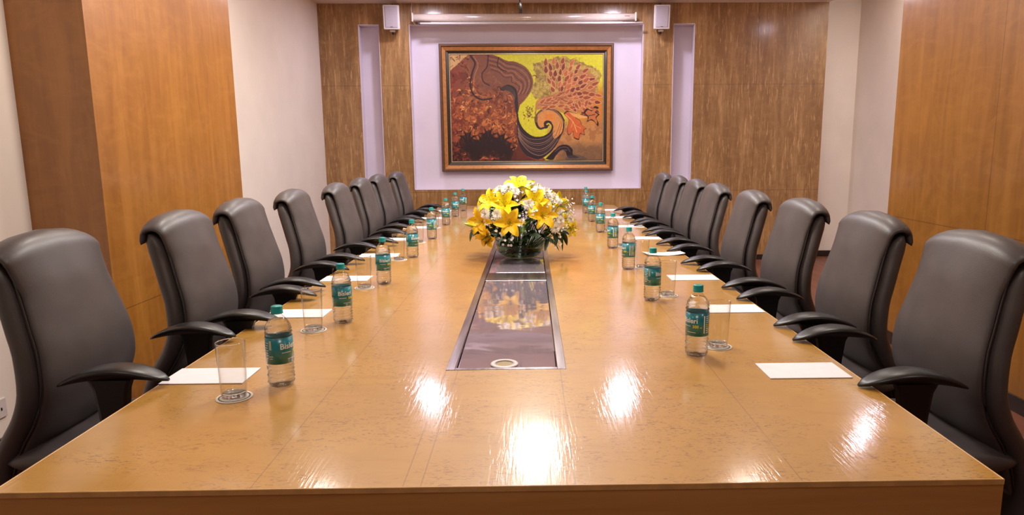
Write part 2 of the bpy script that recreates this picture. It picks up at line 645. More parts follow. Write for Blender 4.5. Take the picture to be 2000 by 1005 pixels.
# ------------------------------------------------------------------ conference table
TZ = .76
TX0, TX1, TY0, TY1 = -1.03, .913, 1.206, 7.44
IX0, IX1, IY0, IY1 = -.252, .099, 1.89, 6.74
tb = thing('conference_table', ((TX0 + TX1) / 2, (TY0 + TY1) / 2, 0), 'long glossy light-brown conference table with a steel channel down the middle', 'table')
ox, oy = tb.location.x, tb.location.y


def tparent(o):
    o.parent = tb
    o.location = (-ox, -oy, 0)
    return o


m = MB()
lp = .004
for q in ((TX0 + lp, IX0, TY0 + lp, TY1 - lp), (IX1, TX1 - lp, TY0 + lp, TY1 - lp), (IX0, IX1, TY0 + lp, IY0), (IX0, IX1, IY1, TY1 - lp)):
    m.box(*q, TZ - .03, TZ)
m2 = MB()
for q in m.v:
    pass
tparent(m.build('table_top', M_TABLE))
m = MB()
for q in ((TX0, TX0 + lp, TY0, TY1), (TX1 - lp, TX1, TY0, TY1), (TX0 + lp, TX1 - lp, TY0, TY0 + lp), (TX0 + lp, TX1 - lp, TY1 - lp, TY1)):
    m.box(*q, TZ - .012, TZ + .0003, .001, 1)
tparent(m.build('edge_lipping', M_LIP))
m = MB()
for q in ((TX0 + .001, TX0 + .03, TY0 + .001, TY1 - .001), (TX1 - .03, TX1 - .001, TY0 + .001, TY1 - .001), (TX0 + .03, TX1 - .03, TY0 + .001, TY0 + .03), (TX0 + .03, TX1 - .03, TY1 - .03, TY1 - .001)):
    m.box(*q, TZ - .11, TZ - .012)
tparent(m.build('apron', M_TEDGE))
for yy in (2.35, 4.3, 6.3):
    m = MB()
    m.box(-.33, .21, yy - .18, yy + .18, 0, TZ - .03, .01)
    tparent(m.build('pedestal', M_TEDGE))
# steel channel
m = MB()
rim = .026
for q in ((IX0, IX0 + rim, IY0, IY1), (IX1 - rim, IX1, IY0, IY1), (IX0 + rim, IX1 - rim, IY0, IY0 + .016), (IX0 + rim, IX1 - rim, IY1 - .016, IY1)):
    m.box(*q, TZ - .02, TZ + .002, .0012, 1)
tparent(m.build('channel_rim', M_STEEL_B))
for k, (y0, y1) in enumerate(((IY0 + .018, 3.215), (3.46, 5.18), (5.42, IY1 - .018))):
    m = MB()
    gx, gy = -.085, 1.978
    if k == 0:
        # plate with its round grommet opening sits as a fine grid
        def pf(u, v):
            yq = y0 + v * (y1 - y0)
            q = max(0.0, 1 - (yq - y0) / .62)
            return (IX0 + rim + .003 + u * (IX1 - IX0 - 2 * rim - .006), yq, TZ - .005 - .0125 * q * q + .0022 * math.sin(PI * u))
        m.grid(pf, 10, 40)
        m.box(IX0 + rim + .003, IX1 - rim - .003, y0, y1, TZ - .028, TZ - .022)
    else:
        m.box(IX0 + rim + .003, IX1 - rim - .003, y0, y1, TZ - .014, TZ - .006, .0015, 1)
    tparent(m.build('steel_plate', M_STEEL))
for (ya, yb) in ((3.228, 3.448), (5.19, 5.41)):
    m = MB()
    m.box(IX0 + rim, IX1 - rim, ya, ya + .07, TZ - .012, TZ - .001, .002, 1)
    m.box(IX0 + rim, IX1 - rim, ya + .078, yb, TZ - .012, TZ - .0035, .002, 1)
    tparent(m.build('socket_flap', M_STEEL_B))
g = MB().lathe([(.027, 0), (.027, .003), (.041, .003), (.043, .0), (.041, -.001)], 40, at=(-.085, 1.978, TZ - .0115), close=True).build('cable_grommet', M_WHITE)
tparent(g)
gd = MB().lathe([(0, .001), (.027, .001), (.027, -.003), (0, -.003)], 40, at=(-.085, 1.978, TZ - .0115), smooth=False).build('grommet_lid', M_GROM, g)

# ------------------------------------------------------------------ swivel chair
def interp(tab, x):
    if x <= tab[0][0]:
        return tab[0][1]
    for (a, p), (b, q) in zip(tab, tab[1:]):
        if x <= b:
            i = [t_[0] for t_ in tab].index(a)
            m0 = (q - tab[i - 1][1]) / (b - tab[i - 1][0]) if i > 0 else (q - p) / (b - a)
            m1 = (tab[i + 2][1] - p) / (tab[i + 2][0] - a) if i + 2 < len(tab) else (q - p) / (b - a)
            h, u = b - a, (x - a) / (b - a)
            return ((2 * u ** 3 - 3 * u * u + 1) * p + (u ** 3 - 2 * u * u + u) * h * m0 + (3 * u * u - 2 * u ** 3) * q + (u ** 3 - u * u) * h * m1)
    return tab[-1][1]


XF = [(.28, -.375), (.40, -.360), (.50, -.332), (.58, -.290), (.66, -.236), (.74, -.206), (.84, -.208), (.92, -.228), (1.0, -.250), (1.08, -.272), (1.16, -.29)]
WH = [(.28, .17), (.40, .19), (.55, .212), (.68, .232), (.78, .235), (.90, .222), (1.02, .205), (1.10, .198)]


def sect_loop(px, pz, nx, nz, hw, t, n=28, e=.55, crown=0.0):
    """rounded-rectangle cross-section across the chair's width; (nx,nz) = outward normal in the side plane"""
    out = []
    for k in range(n):
        a = 2 * PI * k / n
        c, s_ = math.cos(a), math.sin(a)
        yy = hw * math.copysign(abs(c) ** e, c)
        dd = t * math.copysign(abs(s_) ** .8, s_)
        if s_ > 0:
            dd += crown * (1 - (yy / hw) ** 2)
        out.append((px + nx * dd, yy, pz + nz * dd))
    return out


def make_chair():
    r = thing('swivel_chair', (0, 0, 0), 'x', 'chair', 'x')
    # shell with side bolsters
    secs = []
    zs = [.275 + (1.098 - .275) * i / 30 for i in range(31)]
    for i, z in enumerate(zs):
        x = interp(XF, z) - .046
        dx = (interp(XF, z + .01) - interp(XF, z - .01)) / .02
        L = math.hypot(1, dx)
        nx, nz = 1 / L, -dx / L
        k = min(1, (i + .35) / 2.2) ** .5 * min(1, (30 - i + .35) / 1.6) ** .5
        tt = .040 * k
        secs.append(sect_loop(x, z, nx, nz, interp(WH, z) * (.9 + .1 * k), tt, e=.42))
    MB().loft(secs).build('back_shell', M_LEATHER, r)
    # front cushion that rolls over the top of the shell
    path = []
    N = 34
    for i in range(N):
        z = .42 + (1.085 - .42) * i / (N - 1)
        path.append((interp(XF, z), z))
    cx, cz = interp(XF, 1.085) - .038, 1.085
    for i in range(1, 13):
        a = PI * i / 12
        path.append((cx + .038 * math.cos(a), cz + .030 * math.sin(a)))
    path.append((cx - .041, cz - .014))
    path.append((cx - .040, cz - .026))
    secs = []
    for i, (px, pz) in enumerate(path):
        a = path[max(0, i - 1)]
        b = path[min(len(path) - 1, i + 1)]
        tx, tz = b[0] - a[0], b[1] - a[1]
        L = math.hypot(tx, tz)
        nx, nz = tz / L, -tx / L
        top = max(0, min(1, (i - (N - 5)) / 5.0))
        hw = interp(WH, pz) - .020 + top * .023
        if i > N + 8:
            hw = interp(WH, 1.09) - .004
        k = min(1, (i + .3) / 2.0) ** .5 * min(1, (len(path) - 1 - i + .3) / 1.5) ** .5
        loop = sect_loop(px, pz, nx, nz, hw, .017 * k, e=.5, crown=.020 * k * (1 - .6 * top))
        # arched top edge
        u0 = max(0, min(1, (i - (N - 14)) / 14.0))
        u0 = u0 * u0 * (3 - 2 * u0)
        loop = [(p[0], p[1], p[2] + u0 * (.030 * (1 - (abs(p[1]) / .2) ** 2.2))) for p in loop]
        secs.append(loop)
    MB().loft(secs).build('back_cushion', M_LEATHER, r)
    # dark seam between cushion and bolster
    for sg in (-1, 1):
        pts = []
        for i in range(26):
            z = .45 + (1.055 - .45) * i / 25
            pts.append((interp(XF, z) - .004, sg * (interp(WH, z) - .016), z))
        MB().tube(pts, .0032, 6).build('seam_piping', M_PIPING, r)
    # seat
    secs = []
    for i in range(19):
        a = i / 18
        x = -.345 + a * .545
        k = max(.02, 1 - abs(2 * a - 1) ** 4) ** .5
        secs.append([(x, y, .536 + dz - .012 * max(0, a - .75) * 4) for (y, dz) in
                     [(.226 * (.88 + .12 * k) * math.copysign(abs(math.cos(t_)) ** .5, math.cos(t_)),
                       .052 * k * math.copysign(abs(math.sin(t_)) ** .75, math.sin(t_))) for t_ in [2 * PI * q / 26 for q in range(26)]]])
    MB().loft(secs).build('seat_cushion', M_LEATHER, r)
    MB().box(-.22, .12, -.17, .17, .405, .485, .01).build('seat_plate', M_ARM, r)
    # armrests
    for sg in (-1, 1):
        secs = []
        for i in range(17):
            a = i / 16
            x = -.155 + a * .29
            s_ = 2 * a - 1
            z = .812 - .034 * abs(s_) ** 2.1 - (.008 if s_ < 0 else 0) * abs(s_)
            hw = (.006 + .038 * (1 - abs(s_) ** 2.6) ** .7)
            th = .0035 + .0085 * (1 - abs(s_) ** 3)
            yc = sg * (.215 + .014 * (1 - a))
            secs.append([(x, yc + hw * math.copysign(abs(math.cos(t_)) ** .7, math.cos(t_)),
                          z + th * math.sin(t_) - (.010 * (1 - abs(s_)) if math.sin(t_) < -.5 else 0)) for t_ in [2 * PI * q / 16 for q in range(16)]])
        arm = MB().loft(secs).build('arm_pad', M_ARM, r)
        p = MB()
        prof = [(.790, -.062, .052), (.765, -.050, .042), (.70, -.042, .034), (.58, -.034, .022), (.46, -.028, .014), (.40, -.028, .012)]
        secs = []
        for (z, xa, xb) in prof:
            secs.append([(xa, sg * .230, z), (xa + .008, sg * .227, z), (xb - .008, sg * .227, z), (xb, sg * .230, z), (xb, sg * .250, z), (xb - .008, sg * .253, z), (xa + .008, sg * .253, z), (xa, sg * .250, z)])
        p.loft(secs, smooth=False)
        p.box(-.028, .012, min(sg * .12, sg * .253), max(sg * .12, sg * .253), .405, .430, .004)
        p.build('arm_post', M_ARM, r)
    # pedestal
    MB().lathe([(0, .12), (.030, .12), (.030, .26), (.020, .26), (.020, .39), (0, .39)], 20, at=(-.05, 0, 0), smooth=False).build('gas_column', M_CHROME, r)
    b = MB()
    for k in range(5):
        a = 2 * PI * k / 5 + .3
        c, s_ = math.cos(a), math.sin(a)
        b.tube([(-.05 + c * .02, s_ * .02, .125), (-.05 + c * .15, s_ * .15, .11), (-.05 + c * .27, s_ * .27, .078)], [.028, .022, .015], 8)
    b.build('star_base', M_ARM, r)
    for k in range(5):
        a = 2 * PI * k / 5 + .3
        c, s_ = math.cos(a), math.sin(a)
        px, py = -.05 + c * .27, s_ * .27
        w_ = MB()
        for q in (-1, 1):
            secs = []
            for h_ in (-.008, .008):
                ox_, oy_ = -s_ * (q * .014 + h_), c * (q * .014 + h_)
                secs.append([(px + ox_ + c * .026 * math.cos(t_), py + oy_ + s_ * .026 * math.cos(t_), .0265 + .026 * math.sin(t_)) for t_ in [2 * PI * u / 16 for u in range(16)]])
            w_.loft(secs, smooth=False)
        w_.tube([(px, py, .03), (px, py, .082)], .007, 6)
        w_.build('caster', M_ARM, r)
    return r


chair = register(make_chair())
LCH = [(-1.13, 2.00), (-1.05, 2.62), (-1.075, 3.24), (-1.07, 3.95), (-1.015, 4.64), (-1.04, 5.41), (-1.045, 6.06), (-1.02, 6.78)]
RCH = [(1.00, 1.93), (.995, 2.54), (.99, 3.20), (.955, 3.84), (.95, 4.57), (.96, 5.19), (.955, 5.80), (.955, 6.45)]
ORD = ['nearest the camera', 'second from the near end', 'third from the near end', 'fourth from the near end', 'fourth from the far end', 'third from the far end', 'second from the far end', 'at the far end']
rnd = random.Random(5)
first = True
for side, lst in (('left', LCH), ('right', RCH)):
    for i, (x, y) in enumerate(lst):
        o = chair if first else copy_tree(chair)
        first = False
        o.location = (x, y, 0)
        o.rotation_euler = (0, 0, (0 if side == 'left' else PI) + math.radians(rnd.uniform(-1.5, 1.5)))
        o.scale = (1, 1, 1.0 if side == 'left' else .985)
        o['label'] = 'grey swivel chair on the %s side of the table, %s' % (side, ORD[i])
        o['group'] = 'grey swivel chairs along the %s side' % side

# ------------------------------------------------------------------ bottles
def text_mesh(s, size):
    cu = bpy.data.curves.new('tmp', 'FONT')
    cu.body = s
    cu.size = size
    cu.resolution_u = 3
    cu.offset = size * .022
    ob = bpy.data.objects.new('tmp', cu)
    COL.objects.link(ob)
    dg = bpy.context.evaluated_depsgraph_get()
    me = ob.evaluated_get(dg).to_mesh()
    vs = [(v.co.x, v.co.y) for v in me.vertices]
    fs = [tuple(p.vertices) for p in me.polygons]
    ob.evaluated_get(dg).to_mesh_clear()
    bpy.data.objects.remove(ob)
    bpy.data.curves.remove(cu)
    return vs, fs


LR = .0358


def wrap(mb, vs, fs, s0, z0, r):
    out = []
    for (x, y) in vs:
        a = (x + s0) / LR
        out.append((r * math.sin(a), -r * math.cos(a), z0 + y))
    mb.add(out, fs)


def wrap_rect(mb, s0, s1, z0, z1, r):
    n = max(1, int(abs(s1 - s0) / .003))
    vs, fs = [], []
    for i in range(n + 1):
        s_ = s0 + (s1 - s0) * i / n
        vs += [(s_, z0), (s_, z1)]
    for i in range(n):
        fs.append((2 * i, 2 * i + 2, 2 * i + 3, 2 * i + 1))
    wrap(mb, vs, fs, 0, 0, r)


def make_bottle():
    r = thing('water_bottle', (0, 0, 0), 'x', 'bottle', 'x')

    def rip(r_, z, a):
        k = 0
        if .012 < z < .066 or .146 < z < .166:
            k = .0015 * math.sin(z * 2 * PI / .0105 + .6 * math.sin(a * 2 + 1)) + .0006 * math.sin(7 * a + z * 300)
        if z < .012 and r_ > .01:
            k = -.0028 * (.5 + .5 * math.cos(5 * a)) * (1 - z / .012)
        return r_ + k
    prof = [(.0, .008), (.012, .007), (.020, .003), (.026, .0005), (.031, .003), (.0335, .009)]
    prof += [(.0345, .012 + .0026 * i) for i in range(21)]
    prof += [(.0348, .068), (.0348, .140)]
    prof += [(.0348 - .0012 * (i / 8) ** 2, .142 + .0026 * i) for i in range(9)]
    for i in range(1, 10):
        a = i / 9
        prof.append((.0336 - .0206 * (a ** 1.7), .163 + .033 * a))
    prof += [(.0128, .199), (.0128, .2035)]
    MB().lathe(prof, 40, mod=rip).build('bottle_body', M_PET, r)
    wp = []
    for (a, z) in prof:
        if z < .188:
            wp.append((max(0, a - .0012), z + .0008 if z < .01 else z))
    wp.append((0, wp[-1][1]))
    MB().lathe(wp, 32, mod=rip).build('water', M_WATER, r)
    cap = MB()
    pr = [(0, .2225), (.012, .2225), (.0145, .2215), (.0150, .2195), (.0150, .2050), (.0155, .2045), (.0155, .2015), (.0132, .2015)]
    cap.lathe(pr, 48, mod=lambda q, z, a: q + (.0004 * math.cos(24 * a) if q > .0145 and z < .2195 else 0))
    cap.build('cap', M_TEALCAP, r)
    lab = MB().lathe([(LR, .0685), (LR, .1400), (LR - .0004, .1400), (LR - .0004, .0685)], 48, close=True).build('paper_label', M_LABEL, r)
    wm, ym, cm = MB(), MB(), MB()
    R1 = LR + .0003
    for s_off in (0.0, .1125):
        v_, f_ = text_mesh('Bisleri', .0215)
        wrap(wm, v_, f_, s_off - .0315, .1095, R1)
        v_, f_ = text_mesh('500', .0125)
        wrap(ym, v_, f_, s_off + .006, .0945, R1)
        wrap_rect(wm, s_off - .027, s_off - .001, .0985, .1000, R1)
        wrap_rect(wm, s_off - .012, s_off + .016, .0800, .0815, R1)
        v_, f_ = text_mesh('ml', .006)
        wrap(ym, v_, f_, s_off + .0285, .0945, R1)
    # narrow white bar, mixed small print, cream panel
    wrap_rect(wm, .0405, .0445, .078, .132, R1)
    rr = random.Random(9)
    for row in range(9):
        z = .078 + row * .0062
        s_ = .0495
        while s_ < .064:
            l_ = rr.uniform(.002, .007)
            wrap_rect(ym if row in (3, 4) else wm, s_, min(.066, s_ + l_), z, z + .0034, R1)
            s_ += l_ + rr.uniform(.0008, .0025)
    wrap_rect(cm, -.0605, -.0535, .108, .1335, R1)
    for row in range(7):
        z = .084 + row * .0068
        s_ = -.082
        while s_ < -.066:
            l_ = rr.uniform(.0015, .005)
            wrap_rect(wm, s_, s_ + l_, z, z + .003, R1)
            s_ += l_ + rr.uniform(.0006, .0018)
    wrap_rect(wm, -.062, -.050, .0895, .0908, R1)
    wrap_rect(wm, -.060, -.052, .0835, .0850, R1)
    wm.build('white_lettering', M_LWHITE, lab, fix=False)['label'] = 'white lettering and small print on the label'
    ym.build('yellow_lettering', M_LYELL, lab, fix=False)['label'] = 'yellow lettering on the label'
    cm.build('cream_panel', M_LCREAM, lab, fix=False)
    return r


bot = register(make_bottle())
LB = [(-.687, 1.785, 1.27), (-.700, 2.45, .75), (-.703, 3.17, .60), (-.700, 3.95, .9), (-.702, 4.76, -.55), (-.708, 5.62, .1), (-.707, 6.32, .4), (-.690, 6.90, -.3)]
RB = [(.508, 2.01, -.80), (.506, 2.77, 1.05), (.511, 3.50, -1.15), (.518, 4.25, -1.20), (.522, 5.06, -.25), (.526, 5.80, -.4), (.535, 6.55, .2), (.572, 7.05, .5)]
PL = ['nearest the camera', 'second from the near end', 'third from the near end', 'fourth from the near end', 'fourth from the far end', 'third from the far end', 'second from the far end', 'at the far end']
first = True
for side, lst in (('left', LB), ('right', RB)):
    for i, (x, y, a) in enumerate(lst):
        o = bot if first else copy_tree(bot)
        first = False
        o.location = (x, y, TZ)
        o.rotation_euler = (0, 0, a)
        o['label'] = 'teal-capped water bottle in the %s row on the table, %s' % (side, PL[i])
        o['group'] = 'water bottles in the %s row' % side

# ------------------------------------------------------------------ tumblers and coasters
def make_glass():
    r = thing('drinking_glass', (0, 0, 0), 'x', 'glass', 'x')
    outer = [(.0, .0008), (.0285, .0008), (.0305, .003), (.0315, .012), (.0330, .05), (.0365, .145), (.0363, .1465), (.0357, .147)]
    inner = [(.0349, .1462), (.0318, .05), (.0300, .018), (.027, .0145), (0, .0135)]
    MB().lathe(outer + inner, 40).build('glass_wall', M_GLASS, r)
    MB().lathe([(0, .0014), (.0275, .0014), (.0298, .004), (.0298, .011), (.0265, .0130), (0, .0130)], 36).build('glass_base', M_GBASE, r)
    MB().lathe([(.0349 + .0013 * math.cos(q * PI / 4) + .0003, .1468 + .0011 * math.sin(q * PI / 4)) for q in range(8)], 40, close=True).build('glass_rim', M_GBASE, r)
    return r


def make_coaster():
    o = MB().lathe([(0, 0.0002), (.045, .0002), (.0455, .0010), (.045, .0020), (0, .0020)], 40).build('coaster', M_COAST)
    ring = MB().lathe([(.0355, .0021), (.0395, .0021), (.0395, .0024), (.0355, .0024)], 40, close=True, smooth=False).build('printed_ring', M_COASTD, o)
    return o


gl = register(make_glass())
co = register(make_coaster())
GL = [(-.777, 1.693), (-.777, 2.345), (-.773, 3.075), (-.763, 3.86), (-.765, 4.57), (-.775, 5.42), (-.775, 6.12), (-.765, 6.75)]
GR = [(.598, 2.095), (.588, 2.855), (.588, 3.53), (.592, 4.33), (.595, 5.12), (.60, 5.88), (.605, 6.63), (.64, 7.12)]
first = True
for side, lst in (('left', GL), ('right', GR)):
    for i, (x, y) in enumerate(lst):
        o = gl if first else copy_tree(gl)
        c = co if first else copy_tree(co)
        first = False
        c.location = (x, y, TZ)
        o.location = (x, y, TZ + .0024)
        tag(o, 'empty straight tumbler in the %s row on the table, %s' % (side, PL[i]), 'glass', 'tumblers in the %s row' % side)
        tag(c, 'round white coaster under the tumbler in the %s row, %s' % (side, PL[i]), 'coaster', 'coasters in the %s row' % side)

# ------------------------------------------------------------------ writing pads
def make_pad():
    mb = MB()
    mb.box(-.115, .115, -.066, .066, 0.0002, .0032, .0008, 1)
    return mb.build('writing_pad', M_PAPER)


pad = make_pad()
curl = MB()


def cf(u, v):
    x = -.115 + .23 * u
    return (x, -.06 + .12 * v, .002 + .012 * max(0, u - .55) ** 1.5 * 3 + .010 * (1 - u) ** 4)


curl.grid(cf, 14, 6)
n0 = len(curl.v)
curl.add([(p[0], p[1], p[2] - .0016) for p in curl.v], [tuple(reversed([i for i in f])) for f in curl.f], True)
LP = [(-.915, 1.861, 0), (-.915, 2.59, .0), (-.915, 3.30, 0), (-.915, 4.02, .02), (-.915, 4.74, 0), (-.915, 5.45, 0), (-.915, 6.17, -.02), (-.915, 6.88, 0)]
RP = [(.775, 1.85, 0), (.79, 2.60, 0), (.79, 3.245, 0), (.79, 3.98, .16), (.79, 4.70, .0), (.79, 5.41, 0), (.79, 6.12, .03), (.79, 6.85, 0)]
first = True
for side, lst in (('left', LP), ('right', RP)):
    for i, (x, y, a) in enumerate(lst):
        if side == 'right' and i == 3:
            o = curl.build('writing_pad', M_PAPER)
            lb = 'crooked white paper with curling edges on the right, fourth from the near end'
        else:
            o = pad if first else pad.copy()
            if not first:
                COL.objects.link(o)
            first = False
            lb = 'blank white writing pad at the %s edge of the table, %s' % (side, PL[i])
        o.location = (x, y, TZ)
        o.rotation_euler = (0, 0, a)
        tag(o, lb, 'paper', 'white pads along the %s edge' % side)

# ------------------------------------------------------------------ flower arrangement
M_YEL = plain('lily_yellow', (252, 228, 10), .5, var=.04, vs=60)
M_YELD = plain('lily_golden', (253, 204, 8), .5, var=.05, vs=60)
for mt in (M_YEL, M_YELD):
    mt.node_tree.nodes['Principled BSDF'].inputs['Subsurface Weight'].default_value = .0
M_WPET = plain('white_petal', (242, 238, 228), .55, var=.02)
M_CENT = plain('flower_centre', (206, 190, 60), .6)
M_STAM = plain('stamen_orange', (196, 110, 20), .6)
M_LEAF = plain('dark_leaf', (26, 50, 20), .5, var=.25, vs=25)
M_LEAFL = plain('light_leaf', (96, 132, 44), .4, var=.2, vs=30)
M_STEM = plain('green_stem', (58, 92, 40), .5, var=.15)
M_BUD = plain('green_bud', (170, 190, 50), .45, var=.15)
FC = Vector((-.066, 3.95, .885))
fr_ = random.Random(21)


def frame_to(d):
    d = Vector(d).normalized()
    return d.to_track_quat('Z', 'Y').to_matrix().to_4x4()


def lily_mesh(L=.10, open_=1.0, seed=0):
    r_ = random.Random(seed)
    mb = MB()
    for k in range(6):
        inner = k % 2
        az = 2 * PI * k / 6 + r_.uniform(-.06, .06)
        wd = (.029 if inner else .022) * L / .1
        op = open_ * r_.uniform(.9, 1.1)

        def f(u, v, az=az, wd=wd, op=op, inner=inner):
            s_ = u
            # the mid line rises, opens and curls back
            ang = (.30 + 1.25 * s_ ** .9 * op)
            rr = .004 + L * (math.sin(ang) * s_ * .82 + .04 * s_)
            zz = L * (.62 * s_ * math.cos(ang * .72) + .18 * s_) + (.002 if inner else 0)
            zz -= L * .22 * max(0, s_ - .72) ** 1.3 * 3
            hw = wd * (math.sin(PI * min(1, s_ * .93 + .05)) ** .75) * (1 - .25 * s_) + .001
            t_ = (v - .5) * 2
            x = rr - abs(t_) ** 2 * 0
            y = hw * t_
            z = zz + .30 * hw * t_ * t_ - .10 * hw * (1 - abs(t_)) + .0018 * math.sin(9 * u + 4 * t_)
            return (x * math.cos(az) - y * math.sin(az), x * math.sin(az) + y * math.cos(az), z)
        mb.grid(f, 12, 6)
    return mb


def stamens_mesh(L):
    mb = MB()
    an = MB()
    for k in range(6):
        a = 2 * PI * k / 6 + .3
        e = Vector((math.cos(a) * .022, math.sin(a) * .022, L * .62))
        mb.tube([(0, 0, .01), (e.x * .4, e.y * .4, L * .35), tuple(e)], .0009, 5)
        an.tube([tuple(e + Vector((-.005 * math.sin(a), .005 * math.cos(a), 0))), tuple(e + Vector((.005 * math.sin(a), -.005 * math.cos(a), .001)))], .0018, 6)
    mb.tube([(0, 0, .01), (0, 0, L * .72)], .0014, 6)
    return mb, an


def xf(mb, M):
    mb.v = [tuple(M @ Vector(v)) for v in mb.v]
    return mb


def stem_path(tip, d):
    """from the flower down into the bowl, in coordinates relative to the flower"""
    base = Vector((FC.x + (tip.x - FC.x) * .18, FC.y + (tip.y - FC.y) * .18, TZ + .03)) - tip
    d = Vector(d).normalized()
    p1 = -d * .03
    p2 = base * .55 - d * .02
    return [(0, 0, 0), tuple(p1), tuple(p2), tuple(base)]


def lily(tip, d, L, op, label, mat, seed):
    tip = Vector(tip)
    r = thing('lily_flower', tip, label, 'flower', 'yellow lilies in the bouquet')
    M = frame_to(d)
    xf(lily_mesh(L, op, seed), M).build('petals', mat, r, fix=False)
    a, b = stamens_mesh(L)
    xf(a, M).build('filaments', M_BUD, r)
    xf(b, M).build('anthers', M_STAM, r)
    MB().tube(stem_path(tip, d), .0028, 6).build('stem', M_STEM, r)
    return r


# position of the flower base, facing, size, openness, description, colour
LIL = [((-.118, 3.735, .985), (-.05, -1, .12), .100, 1.00, 'large golden lily facing the viewer at the lower middle of the bouquet', M_YELD),
       ((.060, 3.745, 1.020), (.32, -1, .25), .098, .95, 'golden lily turned to the right at the middle right of the bouquet', M_YELD),
       ((.018, 3.80, 1.080), (.15, -1, .45), .100, .95, 'bright yellow lily above and between the two golden lilies', M_YEL),
       ((-.145, 3.80, 1.070), (-.25, -1, .5), .102, .95, 'bright yellow lily at the upper left of the bouquet middle', M_YEL),
       ((-.070, 3.93, 1.155), (.1, -.45, 1), .105, .85, 'yellow lily at the very top of the bouquet', M_YEL),
       ((-.215, 3.86, 1.085), (-.75, -.7, .65), .100, .95, 'yellow lily leaning out at the upper left edge', M_YEL),
       ((-.265, 3.80, .985), (-.6, -1, .1), .098, .85, 'golden lily on the left flank of the bouquet', M_YELD),
       ((-.235, 3.79, .915), (-.6, -.9, -.45), .085, .70, 'orange-yellow lily drooping at the lower left', M_YELD),
       ((-.275, 3.93, 1.02), (-1, -.3, .35), .090, .8, 'yellow lily on the far left side, seen from its side', M_YEL),
       ((.215, 3.86, .935), (.8, -.9, .0), .060, .7, 'small yellow lily low on the right flank', M_YEL),
       ((.195, 3.84, .985), (.6, -1, .2), .055, .8, 'small half-open yellow lily on the right flank', M_YEL),
       ((-.02, 4.12, 1.12), (.1, .8, .8), .10, .9, 'yellow lily facing the far end of the table', M_YEL),
       ((.14, 4.08, 1.05), (.7, .8, .5), .10, .9, 'yellow lily at the back right of the bouquet', M_YEL),
       ((-.22, 4.10, 1.03), (-.7, .9, .4), .10, .9, 'yellow lily at the back left of the bouquet', M_YEL)]
for i, a in enumerate(LIL):
    lily(*a, seed=i)


def daisy_mesh(R, seed=0):
    r_ = random.Random(seed)
    mb = MB()
    for ring, (n, tilt, ln) in enumerate(((16, .15, 1.0), (14, .45, .9), (11, .8, .72), (8, 1.1, .52))):
        for k in range(n):
            az = 2 * PI * (k + .5 * (ring % 2)) / n + r_.uniform(-.1, .1)
            L = R * ln * r_.uniform(.9, 1.08)
            tl = tilt + r_.uniform(-.12, .12)
            c, s_ = math.cos(az), math.sin(az)
            wd = R * .11
            pts = []
            for (u, w_) in ((.05, .5), (.5, 1), (.9, .9), (1.0, .3)):
                rr = L * u * math.cos(tl)
                z = L * u * math.sin(tl) + R * .10 * ring
                for q in (-1, 1):
                    pts.append((rr * c - q * wd * w_ * s_, rr * s_ + q * wd * w_ * c, z))
            mb.add(pts, [(0, 1, 3, 2), (2, 3, 5, 4), (4, 5, 7, 6)], True)
    return mb


DAI = [((-.172, 3.83, 1.150), (-.3, -.8, .9), .040), ((-.125, 3.84, 1.168), (-.1, -.7, 1), .038), ((.040, 3.83, 1.155), (.2, -.7, 1), .036),
       ((.085, 3.84, 1.135), (.4, -.8, .8), .042), ((.125, 3.83, 1.110), (.6, -.8, .6), .038), ((-.012, 3.715, 1.085), (0, -1, .3), .034),
       ((-.185, 3.74, 1.030), (-.3, -1, .2), .034), ((-.250, 3.73, 1.035), (-.5, -1, .1), .032), ((.130, 3.73, .955), (.5, -1, 0), .036),
       ((.160, 3.75, .995), (.6, -1, .1), .030), ((.215, 3.80, 1.000), (.9, -.7, .1), .030), ((-.292, 3.86, 1.045), (-1, -.5, .3), .030),
       ((-.315, 3.86, .985), (-1, -.5, 0), .028), ((-.085, 3.79, 1.150), (0, -.9, .7), .028), ((.155, 3.90, 1.085), (.9, -.4, .6), .032),
       ((.04, 4.06, 1.15), (.2, .7, 1), .04), ((-.14, 4.08, 1.14), (-.2, .7, 1), .04), ((.18, 4.02, 1.0), (1, .5, .2), .036)]
DN = ['at the upper left of the bouquet', 'left of the topmost lily', 'right of the topmost lily', 'at the upper right, largest of the white ones', 'at the right shoulder of the bouquet', 'in the middle, just above the front leaves',
      'between the two left lilies', 'on the left, beside the golden flank lily', 'at the lower right of the bouquet', 'at the right, above the lowest white one', 'at the right edge of the bouquet', 'at the upper left edge',
      'at the left edge, lowest on that side', 'just below the topmost lily', 'at the back of the right shoulder', 'at the top of the back side', 'at the back left', 'at the back right']
for i, (p, d, R) in enumerate(DAI):
    tip = Vector(p)
    r = thing('chrysanthemum', tip, 'white chrysanthemum ' + DN[i], 'flower', 'white chrysanthemums in the bouquet')
    M = frame_to(d)
    xf(daisy_mesh(R, i), M).build('petals', M_WPET, r, fix=False)
    xf(MB().lathe([(0, R * .42), (R * .12, R * .40), (R * .16, R * .3), (R * .1, R * .1), (0, 0)], 10), M).build('flower_centre', M_CENT, r)
    MB().tube(stem_path(tip, d), .002, 6).build('stem', M_STEM, r)

